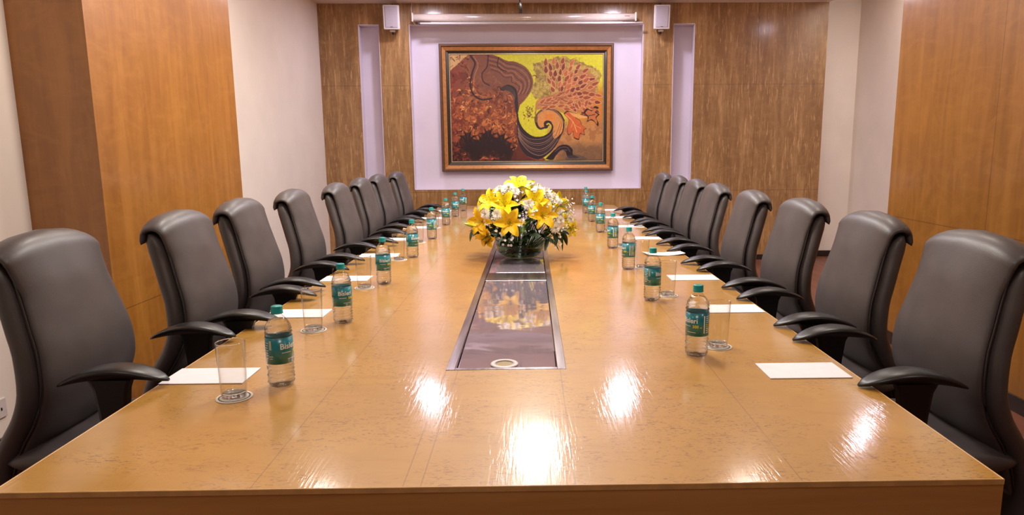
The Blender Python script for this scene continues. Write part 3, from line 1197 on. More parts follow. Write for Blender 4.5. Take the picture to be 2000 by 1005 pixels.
# sprays of small blossoms
SPR = [((-.205, 3.74, .965), (-.5, -1, .1)), ((-.165, 3.72, .925), (-.3, -1, -.2)), ((-.12, 3.71, .90), (-.1, -1, -.3)), ((.005, 3.70, 1.03), (.1, -1, .2)), ((-.03, 3.72, 1.00), (-.1, -1, .1)),
       ((.175, 3.76, .94), (.7, -1, -.1)), ((.225, 3.84, .955), (1, -.5, 0)), ((.205, 3.83, 1.04), (1, -.6, .4)), ((.185, 3.86, 1.08), (1, -.5, .6)), ((-.225, 3.76, 1.00), (-.5, -1, .1)),
       ((-.075, 3.75, 1.11), (0, -1, .5)), ((.10, 3.74, 1.07), (.4, -1, .4)), ((.12, 3.74, .885), (.4, -.9, -.3)), ((-.02, 3.86, 1.16), (0, -.5, 1))]
SN = ['low on the left side', 'at the lower left', 'just under the large golden lily', 'in the centre', 'left of the centre', 'at the lower right', 'at the right edge', 'right of the shoulder', 'reaching out at the upper right',
      'on the left side', 'under the topmost lily', 'right of the centre lily', 'hanging over the bowl at the right', 'near the top']
for i, (p, d) in enumerate(SPR):
    tip = Vector(p)
    r = thing('blossom_spray', tip, 'spray of tiny white blossoms ' + SN[i], 'flower', 'tiny white blossom sprays')
    M = frame_to(d)
    st = MB()
    bl = MB()
    rr_ = random.Random(40 + i)
    for k in range(6):
        e = Vector((rr_.uniform(-.035, .035), rr_.uniform(-.035, .035), rr_.uniform(.01, .045)))
        st.tube([tuple(M @ Vector((0, 0, -.03))), tuple(M @ (e * .5)), tuple(M @ e)], .0009, 5)
        cM = Matrix.Translation(M @ e) @ M @ Matrix.Rotation(rr_.uniform(-.5, .5), 4, 'X')
        q = MB()
        for j in range(5):
            az = 2 * PI * j / 5
            c, s_ = math.cos(az), math.sin(az)
            R = .0085
            q.add([(0, 0, 0), (R * .6 * c - R * .4 * s_, R * .6 * s_ + R * .4 * c, .002), (R * c, R * s_, .003), (R * .6 * c + R * .4 * s_, R * .6 * s_ - R * .4 * c, .002)], [(0, 1, 2, 3)], True)
        xf(q, cM)
        bl.add(q.v, q.f, True)
    st.tube(stem_path(tip, d), .0016, 5)
    st.build('stem', M_STEM, r)
    bl.build('blossoms', M_WPET, r, fix=False)

# thin sprig with round buds sticking out at the right, closed lily bud at the left
tip = Vector((.16, 3.87, 1.06))
r = thing('bud_sprig', tip, 'thin sprig with small round pale buds sticking out at the right of the bouquet', 'flower')
s_ = MB()
b_ = MB()
for e in ((.075, -.03, .045), (.085, -.04, .02), (.06, -.05, .0), (.085, -.02, -.02)):
    s_.tube([(0, 0, 0), (e[0] * .5, e[1] * .5, e[2] * .3), e], .001, 5)
    b_.lathe([(0, -.005), (.004, -.003), (.0052, 0), (.004, .004), (0, .006)], 10, at=e)
s_.tube(stem_path(tip, (1, -.3, .3)), .0018, 5)
s_.build('stem', M_STEM, r)
b_.build('buds', M_WPET, r)
tip = Vector((-.315, 3.80, .955))
r = thing('lily_bud', tip, 'closed yellow-green lily bud pointing left out of the bouquet', 'flower')
M = frame_to((-1, -.25, .35))
xf(MB().lathe([(0, 0), (.006, .008), (.009, .025), (.0085, .045), (.005, .062), (0, .070)], 12, mod=lambda q, z, a: q * (1 + .12 * math.cos(3 * a))), M).build('bud', M_BUD, r)
MB().tube(stem_path(tip, (-1, -.25, .35)), .0022, 6).build('stem', M_STEM, r)


def leaf_into(mb, base, d, L, wd, droop=.5, twist=0.0):
    d = Vector(d).normalized()
    side = d.cross(Vector((0, 0, 1)))
    side = side.normalized() if side.length > .05 else Vector((1, 0, 0))
    side = (Matrix.Rotation(twist, 3, d) @ side)
    nrm = side.cross(d).normalized()
    base = Vector(base)

    def f(u, v):
        t_ = (v - .5) * 2
        hw = wd * math.sin(PI * min(1, .06 + u * .93)) ** .8
        return tuple(base + d * (L * u) + side * (hw * t_) + nrm * (abs(t_) * hw * .35) + Vector((0, 0, -droop * L * u * u)))
    mb.grid(f, 7, 4)


LF = random.Random(77)
FLW = [o_ for o_ in bpy.data.objects if o_.get('category') == 'flower' and o_.parent is None and o_.name[:13] != 'blossom_spray']
used_ = []
n_st = 32
for i in range(n_st):
    if i < 22:
        az = -PI / 2 + (i - 10.5) / 11 * 1.6
    else:
        az = LF.uniform(.2, PI - .2)
    el = [(.05), (.45), (.85)][i % 3] + LF.uniform(-.1, .1)
    R = .10 + .05 * (i % 3 == 0)
    tip = FC + Vector((math.cos(az) * math.cos(el) * R * 1.35, math.sin(az) * math.cos(el) * R * 1.2, .02 + math.sin(el) * .17))
    d = (math.cos(az) * math.cos(el), math.sin(az) * math.cos(el), math.sin(el) * .9 + .05)
    best = min((o_ for o_ in FLW if o_ not in used_), key=lambda o_: (o_.location - tip).length)
    used_.append(best)
    lab_ = 'leafy stem beside the ' + best['label']
    if len(lab_.split()) > 16:
        lab_ = ' '.join(lab_.split()[:16])
    place = ['left', 'middle', 'right'][min(2, max(0, int((tip.x + .25) / .123)))]
    rel = 'front' if tip.y < 3.95 else 'back'
    lvl = ['low', 'halfway up', 'high'][i % 3]
    r = thing('leafy_stem', tip, lab_, 'leaves', 'dark green leafy stems in the bouquet')
    mb = MB()
    for k in range(10):
        a2 = LF.uniform(0, 6.28)
        dd = Vector(d) + Vector((math.cos(a2), math.sin(a2) * .6, math.sin(a2 * 1.7) * .8)) * .9
        leaf_into(mb, Vector(d) * (.012 * k - .045), dd, LF.uniform(.06, .095), LF.uniform(.011, .018), LF.uniform(.1, .6), LF.uniform(-.6, .6))
    mb.build('leaves', M_LEAFL if i in (4, 10, 13) else M_LEAF, r, fix=False)
    MB().tube(stem_path(tip, d), .002, 5).build('stem', M_STEM, r)

# bowl
bw = thing('flower_bowl', (FC.x, FC.y, TZ - .001), 'low round clear glass bowl holding the bouquet on the steel channel', 'bowl')
MB().lathe([(0, .0), (.085, .0), (.115, .012), (.140, .045), (.146, .075), (.138, .100), (.130, .108), (.127, .107), (.134, .098), (.1425, .075), (.1365, .046), (.112, .016), (.084, .005), (0, .005)], 48).build('bowl_glass', M_BOWL, bw)
MB().lathe([(0, .006), (.084, .006), (.111, .017), (.1355, .046), (.1405, .070), (0, .070)], 40).build('bowl_water', thinmat('bowl_water', (215, 225, 215), 1.33, .01), bw)
mb = MB()
for k in range(110):
    a = LF.uniform(0, 2 * PI)
    r0 = LF.uniform(.0, .08)
    leaf_into(mb, (r0 * math.cos(a), r0 * math.sin(a), LF.uniform(.012, .07)), (math.cos(a), math.sin(a), LF.uniform(-.2, .9)), LF.uniform(.035, .052), LF.uniform(.008, .014), .1, LF.uniform(-1, 1))
tag(mb.build('foliage', M_LEAF, bw, fix=False), kind='stuff')


# ------------------------------------------------------------------ framed painting
def paint_canvas():
    W, H, K = 1040, 710, 0.385
    w_, h_ = int(W * K), int(H * K)
    yy, xx = np.mgrid[0:h_, 0:w_]
    X = (xx + .5) / K
    Y = (yy + .5) / K
    rs = np.random.RandomState(3)

    def vnoise(sx, sy, seed):
        r_ = np.random.RandomState(seed)
        g = r_.rand(int(H / sy) + 3, int(W / sx) + 3)
        fx, fy = X / sx, Y / sy
        ix, iy = fx.astype(int), fy.astype(int)
        u, v = fx - ix, fy - iy
        u, v = u * u * (3 - 2 * u), v * v * (3 - 2 * v)
        return (g[iy, ix] * (1 - u) + g[iy, ix + 1] * u) * (1 - v) + (g[iy + 1, ix] * (1 - u) + g[iy + 1, ix + 1] * u) * v

    def fbm(s, seed, ax=1.0):
        return .5 * vnoise(s * ax, s, seed) + .3 * vnoise(s * ax / 2, s / 2, seed + 1) + .2 * vnoise(s * ax / 4, s / 4, seed + 2)
    img = np.zeros((h_, w_, 3))

    def blend(mask, c):
        m_ = np.clip(mask, 0, 1)[..., None]
        img[:] = img * (1 - m_) + np.array(c, float) * m_

    def spline(pts, n=14):
        P = [np.array(p, float) for p in pts]
        P = [2 * P[0] - P[1]] + P + [2 * P[-1] - P[-2]]
        out = []
        for i in range(1, len(P) - 2):
            for k in range(n):
                t_ = k / n
                a, b, c, d = P[i - 1], P[i], P[i + 1], P[i + 2]
                out.append(.5 * (2 * b + (c - a) * t_ + (2 * a - 5 * b + 4 * c - d) * t_ ** 2 + (3 * b - a - 3 * c + d) * t_ ** 3))
        out.append(P[-2])
        return np.array(out)

    def inside(poly):
        m_ = np.zeros(X.shape, bool)
        n = len(poly)
        j = n - 1
        for i in range(n):
            xi, yi = poly[i]
            xj, yj = poly[j]
            if yi != yj:
                m_ ^= ((yi > Y) != (yj > Y)) & (X < (xj - xi) * (Y - yi) / (yj - yi) + xi)
            j = i
        return m_

    def fill(pts, c, a=1.0, smooth=True):
        poly = spline(list(pts) + [pts[0]], 6) if smooth else pts
        blend(inside(poly) * a, c)

    def stroke(pts, wd, c, a=1.0, n=10, taper=False):
        P = spline(pts, n) if len(pts) > 2 else np.array(pts, float)
        for i in range(len(P) - 1):
            p, q = P[i], P[i + 1]
            x0, x1 = int((min(p[0], q[0]) - wd - 4) * K), int((max(p[0], q[0]) + wd + 4) * K) + 1
            y0, y1 = int((min(p[1], q[1]) - wd - 4) * K), int((max(p[1], q[1]) + wd + 4) * K) + 1
            x0, y0 = max(0, x0), max(0, y0)
            x1, y1 = min(w_, x1), min(h_, y1)
            if x1 <= x0 or y1 <= y0:
                continue
            d = q - p
            L2 = max(1e-6, d @ d)
            t_ = np.clip(((X[y0:y1, x0:x1] - p[0]) * d[0] + (Y[y0:y1, x0:x1] - p[1]) * d[1]) / L2, 0, 1)
            ds = np.hypot(X[y0:y1, x0:x1] - p[0] - t_ * d[0], Y[y0:y1, x0:x1] - p[1] - t_ * d[1])
            ww = wd / 2
            if taper:
                ww = ww * math.sin(PI * (i + .5) / (len(P) - 1)) + .4
            m_ = np.clip((ww - ds) * K + .5, 0, 1)[..., None] * a
            img[y0:y1, x0:x1] = img[y0:y1, x0:x1] * (1 - m_) + np.array(c, float) * m_

    # ground colours
    img[:] = (206, 200, 36)
    n1, n2, n3 = fbm(90, 1), fbm(40, 5), fbm(22, 9)
    wx, wy = (fbm(34, 61) - .5) * 34, (fbm(34, 67) - .5) * 34
    # orange to brown on the right and lower right
    blend(np.clip((X - 800) / 120, 0, 1) * np.clip((Y - 190 + 60 * (n1 - .5)) / 70, 0, 1), (198, 118, 38))
    blend(np.clip((X - 640) / 60, 0, 1) * np.clip((Y - 400) / 90, 0, 1), (188, 128, 72))
    blend(np.clip((X - 640) / 60, 0, 1) * np.clip((Y - 430) / 60, 0, 1) * (n2 > .52) * .5, (150, 88, 52))
    blend(np.clip((X - 690) / 80, 0, 1) * np.clip((Y - 600 + 50 * n1) / 60, 0, 1) * .75, (112, 82, 62))
    # olive-brown textured cloud left of the leaves
    cloud = [(560, 60), (640, 45), (760, 20), (900, 60), (1000, 110), (1010, 190), (960, 300), (880, 340), (700, 300), (570, 290), (545, 240), (575, 180), (568, 110)]
    X += wx; Y += wy
    fill(cloud, (162, 132, 62), .8)
    cm_ = inside(spline(cloud + [cloud[0]], 6))
    X -= wx; Y -= wy
    blend(cm_ * (n3 > .55) * .6, (124, 92, 48))
    blend(cm_ * (n3 < .40) * .5, (196, 168, 104))
    for k in range(130):
        a, b = rs.uniform(560, 1000), rs.uniform(30, 310)
        an = rs.uniform(0, 6.28)
        L = rs.uniform(12, 34)
        stroke([(a, b), (a + L * math.cos(an), b + L * math.sin(an)), (a + L * 1.5 * math.cos(an + .8), b + L * 1.5 * math.sin(an + .8))], 3, ((112, 82, 44), (200, 176, 112))[k % 2], .6 * (cm_[min(h_ - 1, int(b * K)), min(w_ - 1, int(a * K))]), 4)
    # left mass
    left = [(0, 0), (255, 0), (330, 18), (385, 45), (440, 50), (510, 85), (550, 140), (560, 190), (535, 260), (470, 330), (452, 400), (455, 480), (490, 560), (560, 640), (640, 700), (640, 720), (0, 720)]
    fill(left + [], (138, 78, 50), 1.0, False)
    lm = inside(np.array(left, float))
    blend(lm * np.clip((n1 - .4) * 3, 0, 1) * .6, (112, 60, 44))
    blend(lm * np.clip((Y - 260) / 120, 0, 1) * .55, (150, 72, 36))
    blend(lm * (n3 > .54) * np.clip((Y - 240) / 100, 0, 1) * .75, (198, 112, 54))
    blend(lm * (fbm(26, 31) > .55) * .6, (98, 38, 30))
    blend(lm * np.clip(1 - X / 110, 0, 1) * .6, (120, 36, 34))
    blend(lm * np.clip((Y - 560 + 130 * (n2 - .5)) / 60, 0, 1) * np.clip((480 - X) / 120, 0, 1) * .85, (48, 22, 24))
    blend(lm * (n3 > .52) * np.clip((Y - 580) / 60, 0, 1) * .6, (156, 54, 34))
    fill([(0, 0), (120, 0), (90, 30), (60, 60), (20, 90), (0, 100)], (196, 156, 98), .95)
    for k in range(20):
        a, b = rs.uniform(5, 120), rs.uniform(5, 85)
        stroke([(a, b), (a + rs.uniform(-30, 30), b + rs.uniform(-6, 26))], 6, ((64, 34, 32), (150, 84, 50))[k % 2], .8)
    # tangled branch work in the left mass
    for k in range(420):
        a, b = rs.uniform(10, 560), rs.uniform(120, 700)
        if not lm[min(h_ - 1, int(b * K)), min(w_ - 1, int(a * K))]:
            continue
        an = rs.uniform(0, 6.28)
        L = rs.uniform(14, 46)
        cu = rs.uniform(-1.2, 1.2)
        c = [(84, 34, 30), (206, 122, 62), (176, 84, 40), (60, 26, 26), (124, 44, 36), (226, 152, 84)][rs.randint(6)]
        if b > 520:
            c = [(40, 18, 20), (30, 14, 18), (168, 60, 34), (190, 110, 56)][rs.randint(4)]
        stroke([(a, b), (a + L * .6 * math.cos(an), b + L * .6 * math.sin(an)), (a + L * math.cos(an + cu), b + L * math.sin(an + cu))], rs.uniform(3, 8), c, .75, 5, True)
    for a, b in ((150, 620), (210, 590), (300, 600), (110, 560), (380, 640), (250, 545), (340, 575)):
        fill([(a - 50, b + 60), (a - 60, b + 10), (a - 20, b - 30), (a + 10, b - 46), (a + 26, b - 8), (a + 60, b + 14), (a + 50, b + 70), (a, b + 90)], (40, 20, 24), .75)
        for q in range(0, 7, 2):
            an = -PI / 2 + (q - 3) * .4
            stroke([(a, b + 60), (a + 30 * math.cos(an), b + 20 * math.sin(an)), (a + 70 * math.cos(an), b + 66 * math.sin(an))], 12, (38, 20, 26), .85, 5, True)
    # upper brown wave body and its contour lines
    body = [(130, 20), (255, 0), (330, 18), (385, 45), (440, 50), (510, 85), (550, 140), (560, 190), (535, 260), (465, 335), (420, 290), (400, 240), (330, 210), (240, 250), (190, 200), (140, 130)]
    fill(body, (122, 72, 56), .8)
    for k in range(7):
        o_ = k * 15
        stroke([(250 + o_ * .3, 10 + o_), (330, 30 + o_), (385 - o_ * .2, 62 + o_), (440 - o_ * .3, 72 + o_ * .9), (505 - o_, 100 + o_ * .9), (540 - o_ * .9, 150 + o_ * .6), (545 - o_ * .9, 205 + o_ * .3), (520 - o_ * .8, 262)], 3.5, ((60, 32, 34), (168, 108, 78))[k % 2], .8)
    stroke([(140, 10), (170, 60), (150, 120), (135, 200), (160, 270), (215, 298), (280, 290)], 11, (54, 30, 34), .9)
    stroke([(160, 10), (190, 70), (165, 140), (158, 210), (185, 262), (240, 284)], 4, (178, 118, 82), .8)
    stroke([(260, 5), (250, 80), (215, 130), (225, 180), (265, 205)], 7, (54, 30, 34), .9)
    stroke([(330, 20), (320, 70), (345, 100), (380, 112)], 6, (54, 30, 34), .9)
    fill([(330, 225), (390, 200), (440, 225), (452, 270), (455, 330), (440, 300), (420, 262), (385, 240), (350, 240)], (40, 26, 32), 1)
    for k in range(5):
        stroke([(336 + k * 8, 222 + k * 6), (392, 212 + k * 7), (428 - k * 3, 238 + k * 6), (444 - k * 3, 290)], 2.5, (104, 72, 62), .7)
    # big dark swirl
    swirl = [(445, 250), (458, 330), (456, 400), (470, 460), (505, 510), (560, 545), (620, 545), (665, 520), (685, 480), (668, 452), (648, 455), (640, 470),
             (660, 480), (650, 492), (610, 495), (588, 480), (575, 440), (585, 395), (630, 365), (690, 362), (740, 390), (770, 440), (768, 500), (740, 560), (705, 620), (655, 670), (600, 700), (540, 690), (490, 655), (460, 600), (447, 530), (446, 420), (432, 320)]
    fill(swirl, (44, 30, 40), 1, True)
    # the light pool inside the curl, and the peach eye
    fill([(586, 400), (630, 372), (690, 374), (735, 410), (760, 450), (758, 505), (735, 540), (700, 560), (690, 520), (694, 480), (678, 446), (648, 440), (630, 456), (632, 486), (606, 486), (588, 460)], (206, 134, 66), 1)
    fill([(640, 400), (680, 392), (708, 420), (690, 432), (660, 428), (638, 436)], (216, 118, 44), .8)
    stroke([(640, 462), (660, 450), (682, 462), (690, 488), (676, 520), (640, 545)], 9, (34, 24, 32), 1)
    stroke([(640, 462), (650, 476), (664, 470)], 8, (34, 24, 32), 1)
    stroke([(632, 488), (606, 494), (586, 478), (574, 440), (582, 402), (620, 370), (680, 362), (738, 392), (768, 440)], 12, (52, 34, 40), .95)
    for q in (0, 6, -6):
        stroke([(580 + q, 450), (586 + q, 405 + q), (624, 376 + q), (682, 368 + q), (732, 398 + q), (760, 442 + q)], 2.4, (186, 128, 86), .8)
    for k in range(9):
        u = k / 8
        stroke([(452 + u * 2, 470 + u * 70), (475 + u * 6, 520 + u * 74), (530 + u * 6, 560 + u * 92), (600 + u * 6, 566 + u * 108), (660 + u * 14, 545 + u * 90), (702 + u * 26, 500 + u * 66)], 3.0, ((150, 112, 92), (92, 62, 62), (186, 142, 112))[k % 3], .8)
    for k in range(5):
        stroke([(700 + k * 11, 545 - k * 4), (722 + k * 9, 500 - k * 6), (738 + k * 6, 450 - k * 2)], 4, ((214, 146, 84), (150, 80, 50))[k % 2], .8)
    fill([(455, 600), (500, 664), (560, 702), (620, 706), (560, 712), (470, 712), (400, 712)], (92, 40, 34), .9)
    # yellow pool left of the eye stays open; freckle patch on it
    for k in range(46):
        a, b = 525 + rs.randn() * 16, 388 + rs.randn() * 22
        stroke([(a, b), (a + rs.uniform(-14, 14), b + rs.uniform(-10, 10))], 5, ((112, 66, 40), (158, 112, 44), (80, 46, 40))[k % 3], .85)
    # dark curl at the lower right
    fill([(640, 700), (700, 640), (740, 608), (790, 604), (826, 634), (830, 670), (870, 690), (800, 694), (778, 650), (750, 640), (716, 672), (690, 706)], (40, 26, 34), 1)
    stroke([(705, 650), (745, 622), (790, 622), (808, 650)], 3, (120, 90, 90), .8)
    stroke([(720, 668), (756, 640), (790, 640)], 3, (120, 90, 90), .8)
    fill([(790, 680), (860, 672), (930, 700), (850, 712), (780, 706)], (74, 66, 62), .6)
    # fan of coral-like leaf shapes
    def leaf(a, b, an, L, wd, c, edge=(214, 146, 100)):
        dx, dy = math.cos(an), math.sin(an)
        nx_, ny_ = -dy, dx
        pts = [(a, b), (a + dx * L * .35 + nx_ * wd, b + dy * L * .35 + ny_ * wd), (a + dx * L, b + dy * L), (a + dx * L * .4 - nx_ * wd * .8, b + dy * L * .4 - ny_ * wd * .8)]
        fill(pts, edge, 1)
        pts = [(a + dx * 4, b + dy * 4), (a + dx * L * .35 + nx_ * (wd - 4), b + dy * L * .35 + ny_ * (wd - 4)), (a + dx * (L - 7), b + dy * (L - 7)), (a + dx * L * .4 - nx_ * (wd * .8 - 3), b + dy * L * .4 - ny_ * (wd * .8 - 3))]
        fill(pts, c, 1)
    fill([(570, 370), (590, 300), (700, 262), (790, 200), (740, 70), (760, 60), (830, 120), (900, 110), (980, 150), (985, 230), (960, 330), (900, 380), (800, 400), (680, 360), (620, 362)], (176, 104, 66), .75)
    for k in range(16):
        u = k / 15
        stroke([(572, 400 - u * 20), (590 + u * 20, 340 - u * 30), (680 + u * 30, 300 - u * 24 + 30 * (k % 2)), (790, 290 + (k - 8) * 12)], 5, ((198, 128, 90), (128, 62, 40), (170, 92, 56))[k % 3], .9)
    for ring, (R_, n_) in enumerate(((60, 7), (95, 9), (130, 11), (165, 13), (205, 13), (245, 12))):
        for k in range(n_):
            an = math.radians(-118 + (150 * (k + .5 * (ring % 2))) / n_)
            a = 735 + R_ * .98 * math.cos(an) + rs.uniform(-6, 6)
            b = 310 + R_ * .98 * math.sin(an) + rs.uniform(-6, 6)
            if a > 990 or b < 30:
                continue
            leaf(a, b, an + rs.uniform(-.3, .3) + .25, rs.uniform(50, 70), rs.uniform(13, 19), [(146, 68, 44), (168, 84, 50), (120, 52, 40), (186, 98, 56)][rs.randint(4)])
    for (a, b, an) in ((600, 330, -.7), (640, 315, -.5), (680, 330, -.3), (720, 345, -.1), (760, 360, .1), (610, 365, -.4), (660, 350, -.1), (800, 350, .1), (840, 320, 1.0), (870, 300, 1.4), (930, 300, 1.9), (890, 350, .8), (780, 330, -.3)):
        leaf(a, b, an, 62, 15, (160, 80, 48))
    # lower orange oak-like leaf and brown ragged leaf
    o1 = [(765, 395), (800, 440), (790, 500), (800, 540), (830, 515), (835, 555), (870, 570), (880, 530), (910, 540), (905, 505), (922, 495), (890, 470), (880, 440), (850, 420), (830, 390), (790, 375)]
    fill(o1, (34, 20, 20), 1)
    fill([(a * .94 + 840 * .06, b * .92 + 470 * .08) for a, b in o1], (204, 92, 44), 1)
    stroke([(780, 400), (830, 450), (856, 520)], 4, (232, 176, 110), .9)
    stroke([(830, 450), (815, 490)], 3, (232, 176, 110), .8)
    stroke([(840, 470), (882, 492)], 3, (232, 176, 110), .8)
    fill([(800, 380), (860, 400), (900, 400), (930, 420), (880, 425), (830, 410)], (226, 160, 92), .9)
    for k, c in ((0, (44, 24, 22)), (1, (188, 104, 58))):
        s_ = 1 - .22 * k
        o2 = [(900, 385), (925, 360), (960, 372), (975, 345), (1005, 355), (985, 380), (1010, 400), (990, 425), (1004, 455), (1000, 480), (975, 450), (950, 440), (925, 450), (930, 420)]
        fill([(960 + (a - 960) * s_, 405 + (b - 405) * s_) for a, b in o2], c, 1)
    stroke([(880, 400), (930, 410), (980, 400)], 4, (60, 32, 26), .9)
    # grain of the paint
    g_ = img.mean(-1, keepdims=True)
    img[:] = img * .88 + g_ * np.array((1.12, .98, .72)) * .12
    img[:] *= (.93 + .14 * fbm(10, 77))[..., None]
    img[:] *= (.94 + .12 * rs.rand(h_, w_))[..., None]
    return np.clip(img, 0, 255) / 255.0


img = paint_canvas()
hh_, ww_ = img.shape[:2]
FYB = 8.34
pt = thing('framed_painting', (-.037, FYB + .03, 1.855), 'large abstract painting of swirls and leaves in a bronze frame on the white panel', 'painting')
CX0, CX1, CZ0, CZ1 = -.953, .888, 1.235, 2.488
me = bpy.data.meshes.new('canvas')
U, V = np.meshgrid(np.linspace(0, 1, ww_), np.linspace(0, 1, hh_))
co_ = np.stack([CX0 + U * (CX1 - CX0), np.full_like(U, FYB + .012), CZ1 - V * (CZ1 - CZ0)], -1)
lum = img.mean(-1)
co_[..., 1] -= .0015 * lum
idx = np.arange(hh_ * ww_).reshape(hh_, ww_)
quads = np.stack([idx[:-1, :-1], idx[1:, :-1], idx[1:, 1:], idx[:-1, 1:]], -1).reshape(-1, 4)
me.from_pydata(co_.reshape(-1, 3).tolist(), [], quads.tolist())
ca = me.color_attributes.new('paint', 'FLOAT_COLOR', 'POINT')
li = np.where(img <= .04045, img / 12.92, ((img + .055) / 1.055) ** 2.4).reshape(-1, 3)
buf = np.ones((hh_ * ww_, 4), np.float32)
buf[:, :3] = li
ca.data.foreach_set('color', buf.reshape(-1))
t = NT('oil_paint')
at_ = t.n('ShaderNodeAttribute', attribute_name='paint')
t.l(at_.outputs['Color'], t.b.inputs['Base Color'])
t.set(rough=.45, spec=.3)
t.bump(t.noise((1, 1, 1), 120, 3), .15, .002)
me.materials.append(t.m)
o = bpy.data.objects.new('canvas', me)
COL.objects.link(o)


def under(o, p):
    o.parent = p
    o.location = (-p.location.x, -p.location.y, -p.location.z)
    return o


under(o, pt)


def frame_ring(x0, x1, z0, z1, wd, ya, yb, name, mat, parent, slope=0.0):
    """mitred picture frame band: outer rectangle, band width, front ya, back yb; slope moves the inner front edge back"""
    outer = [(x0, z0), (x1, z0), (x1, z1), (x0, z1)]
    inner = [(x0 + wd, z0 + wd), (x1 - wd, z0 + wd), (x1 - wd, z1 - wd), (x0 + wd, z1 - wd)]
    secs = []
    for (a, b), (c, d) in zip(outer, inner):
        secs.append([(a, yb, b), (a, ya + .004, b), (a + (c - a) * .15, ya, b + (d - b) * .15), (a + (c - a) * .85, ya + slope, b + (d - b) * .85), (c, ya + slope + .003, d), (c, yb, d)])
    m_ = MB().loft(secs, closed=True, smooth=False)
    return under(m_.build(name, mat), parent)


M_FR_O = plain('frame_dark_bronze', (96, 62, 40), .4, metal=.2)
M_FR_G = plain('frame_bronze', (176, 118, 66), .35, metal=.35, var=.08)
M_FR_B = plain('frame_black', (38, 26, 24), .3, coat=.3)
M_FR_S = plain('frame_fillet', (168, 150, 120), .35, metal=.5)
frame_ring(-1.077, 1.002, 1.104, 2.606, .030, FYB - .035, FYB + .05, 'outer_frame', M_FR_O, pt)
frame_ring(-1.047, .972, 1.134, 2.576, .046, FYB - .022, FYB + .04, 'bronze_frame', M_FR_G, pt, .014)
frame_ring(-1.001, .926, 1.180, 2.530, .036, FYB - .004, FYB + .03, 'black_frame', M_FR_B, pt, .008)
frame_ring(-.966, .891, 1.215, 2.498, .014, FYB + .002, FYB + .03, 'fillet', M_FR_S, pt)
under(MB().box(-.97, .90, FYB + .02, FYB + .05, 1.2, 2.51).build('backing_board', M_FR_B), pt)

# ------------------------------------------------------------------ wall speakers
def make_speaker():
    r = thing('wall_speaker', (0, 0, 0), 'x', 'speaker', 'x')
    tm = Matrix.Rotation(math.radians(7), 4, 'X')
    def taper(mb):
        mb.v = [tuple(tm @ Vector((x * (1 - .28 * max(0, y) / .14), y, z * (1 - .1 * max(0, y) / .14)))) for (x, y, z) in mb.v]
        return mb
    taper(MB().box(-.093, .093, -.012, .13, -.133, .133, .012, 3)).build('cabinet', M_WHITE, r)
    taper(MB().box(-.070, .070, -.018, -.010, -.112, .118, .006, 2)).build('grille', M_GRILLE, r)
    taper(MB().box(-.014, .014, -.0195, -.017, -.106, -.101)).build('badge', M_FR_O, r)
    MB().tube([(0, .10, .118), (0, .12, .160), (0, .185, .160)], .010, 8).tube([(0, .06, -.128), (0, .09, -.165), (0, .185, -.150)], .012, 8).build('bracket', M_CHROME, r)
    MB().lathe([(0, -.152), (.028, -.150), (.034, -.142), (.030, -.13), (0, -.13)], 20, at=(0, .07, 0)).build('swivel_knob', M_WHITE, r)
    return r


sp1 = register(make_speaker())
sp1.location = (-1.572, BY - .185, 2.862)
sp1.rotation_euler = (0, 0, math.radians(4))
tag(sp1, 'white box loudspeaker high on the wood wall, left of the projector screen', 'speaker', 'wall speakers')
sp2 = copy_tree(sp1)
sp2.location = (1.52, BY - .185, 2.856)
sp2.rotation_euler = (0, 0, math.radians(-2))
tag(sp2, 'white box loudspeaker high on the wood wall, right of the projector screen', 'speaker', 'wall speakers')

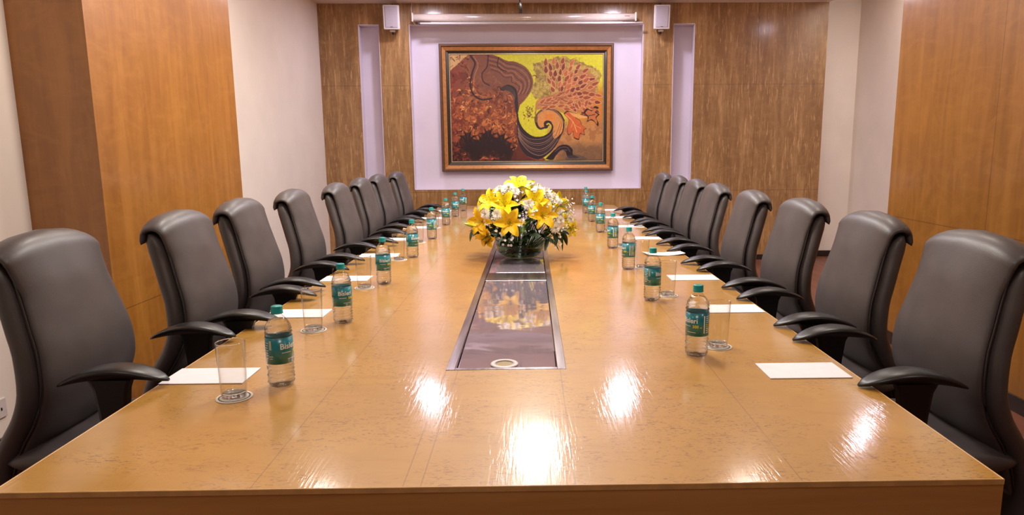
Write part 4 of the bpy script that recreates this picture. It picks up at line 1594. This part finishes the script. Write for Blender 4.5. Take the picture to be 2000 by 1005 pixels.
# ------------------------------------------------------------------ rolled-up projector screen
sc = thing('projector_screen', (-.03, 8.10, 2.86), 'rolled-up projector screen in a long cream case above the painting', 'projector screen')
secs = []
for x in (-1.30, 1.245):
    secs.append([(x, .043 * math.copysign(abs(math.cos(a)) ** .7, math.cos(a)), .042 * math.copysign(abs(math.sin(a)) ** .8, math.sin(a))) for a in [2 * PI * k / 28 for k in range(28)]])
MB().loft(secs).build('screen_case', M_SCREEN, sc)
for x0, x1 in ((-1.312, -1.294), (1.240, 1.258)):
    MB().box(x0, x1, -.048, .15, -.048, .050, .006).build('end_cap', M_SCREEN, sc)
MB().tube([(-1.225, -.01, -.062), (1.335, -.01, -.062)], .0115, 12).build('bottom_bar', M_WHITE, sc)
MB().box(-1.24, -1.22, -.03, .012, -.075, -.048, .002).build('bar_cap', M_BLACK, sc)
MB().box(-1.1, 1.1, -.004, .004, -.062, -.036).build('screen_cloth', M_WHITE, sc)
MB().box(1.12, 1.18, -.0445, -.0425, .004, .012).build('badge', M_FR_O, sc)
MB().tube([(-1.33, .12, .188), (-1.335, .10, .12), (-1.325, .06, .05), (-1.318, .02, .0), (-1.30, .0, -.045)], .005, 6).build('power_cord', M_WHITE, sc)

# hanging cable end in front of the screen
hc = thing('hanging_cable', (-.085, 6.6, CEIL), 'short dark cable with a connector hanging from the ceiling before the projector screen', 'cable')
MB().lathe([(0, 0), (.03, 0), (.026, -.012), (0, -.014)], 16).build('ceiling_cup', M_WHITE, hc)
MB().tube([(-.04, 0, -.005), (-.028, 0, -.12), (-.012, 0, -.25), (0.0, 0, -.33)], .006, 8).build('cable', M_BLACK, hc)
MB().tube([(-.002, 0, -.325), (.002, 0, -.36), (.005, 0, -.42)], [.012, .014, .012], 10).tube([(.009, -.012, -.33), (.014, -.012, -.40)], .004, 6).build('connector', M_BLACK, hc)

# socket on the left wall
so = thing('wall_socket', (LX, 2.995, .22), 'small white wall socket low on the left white wall', 'socket')
MB().box(0, .009, -.05, .05, -.045, .045, .003).build('face_plate', M_WHITE, so)
for q in (-.018, .018):
    MB().box(.0085, .0098, q - .004, q + .004, -.010, .004).build('socket_hole', M_BLACK, so)
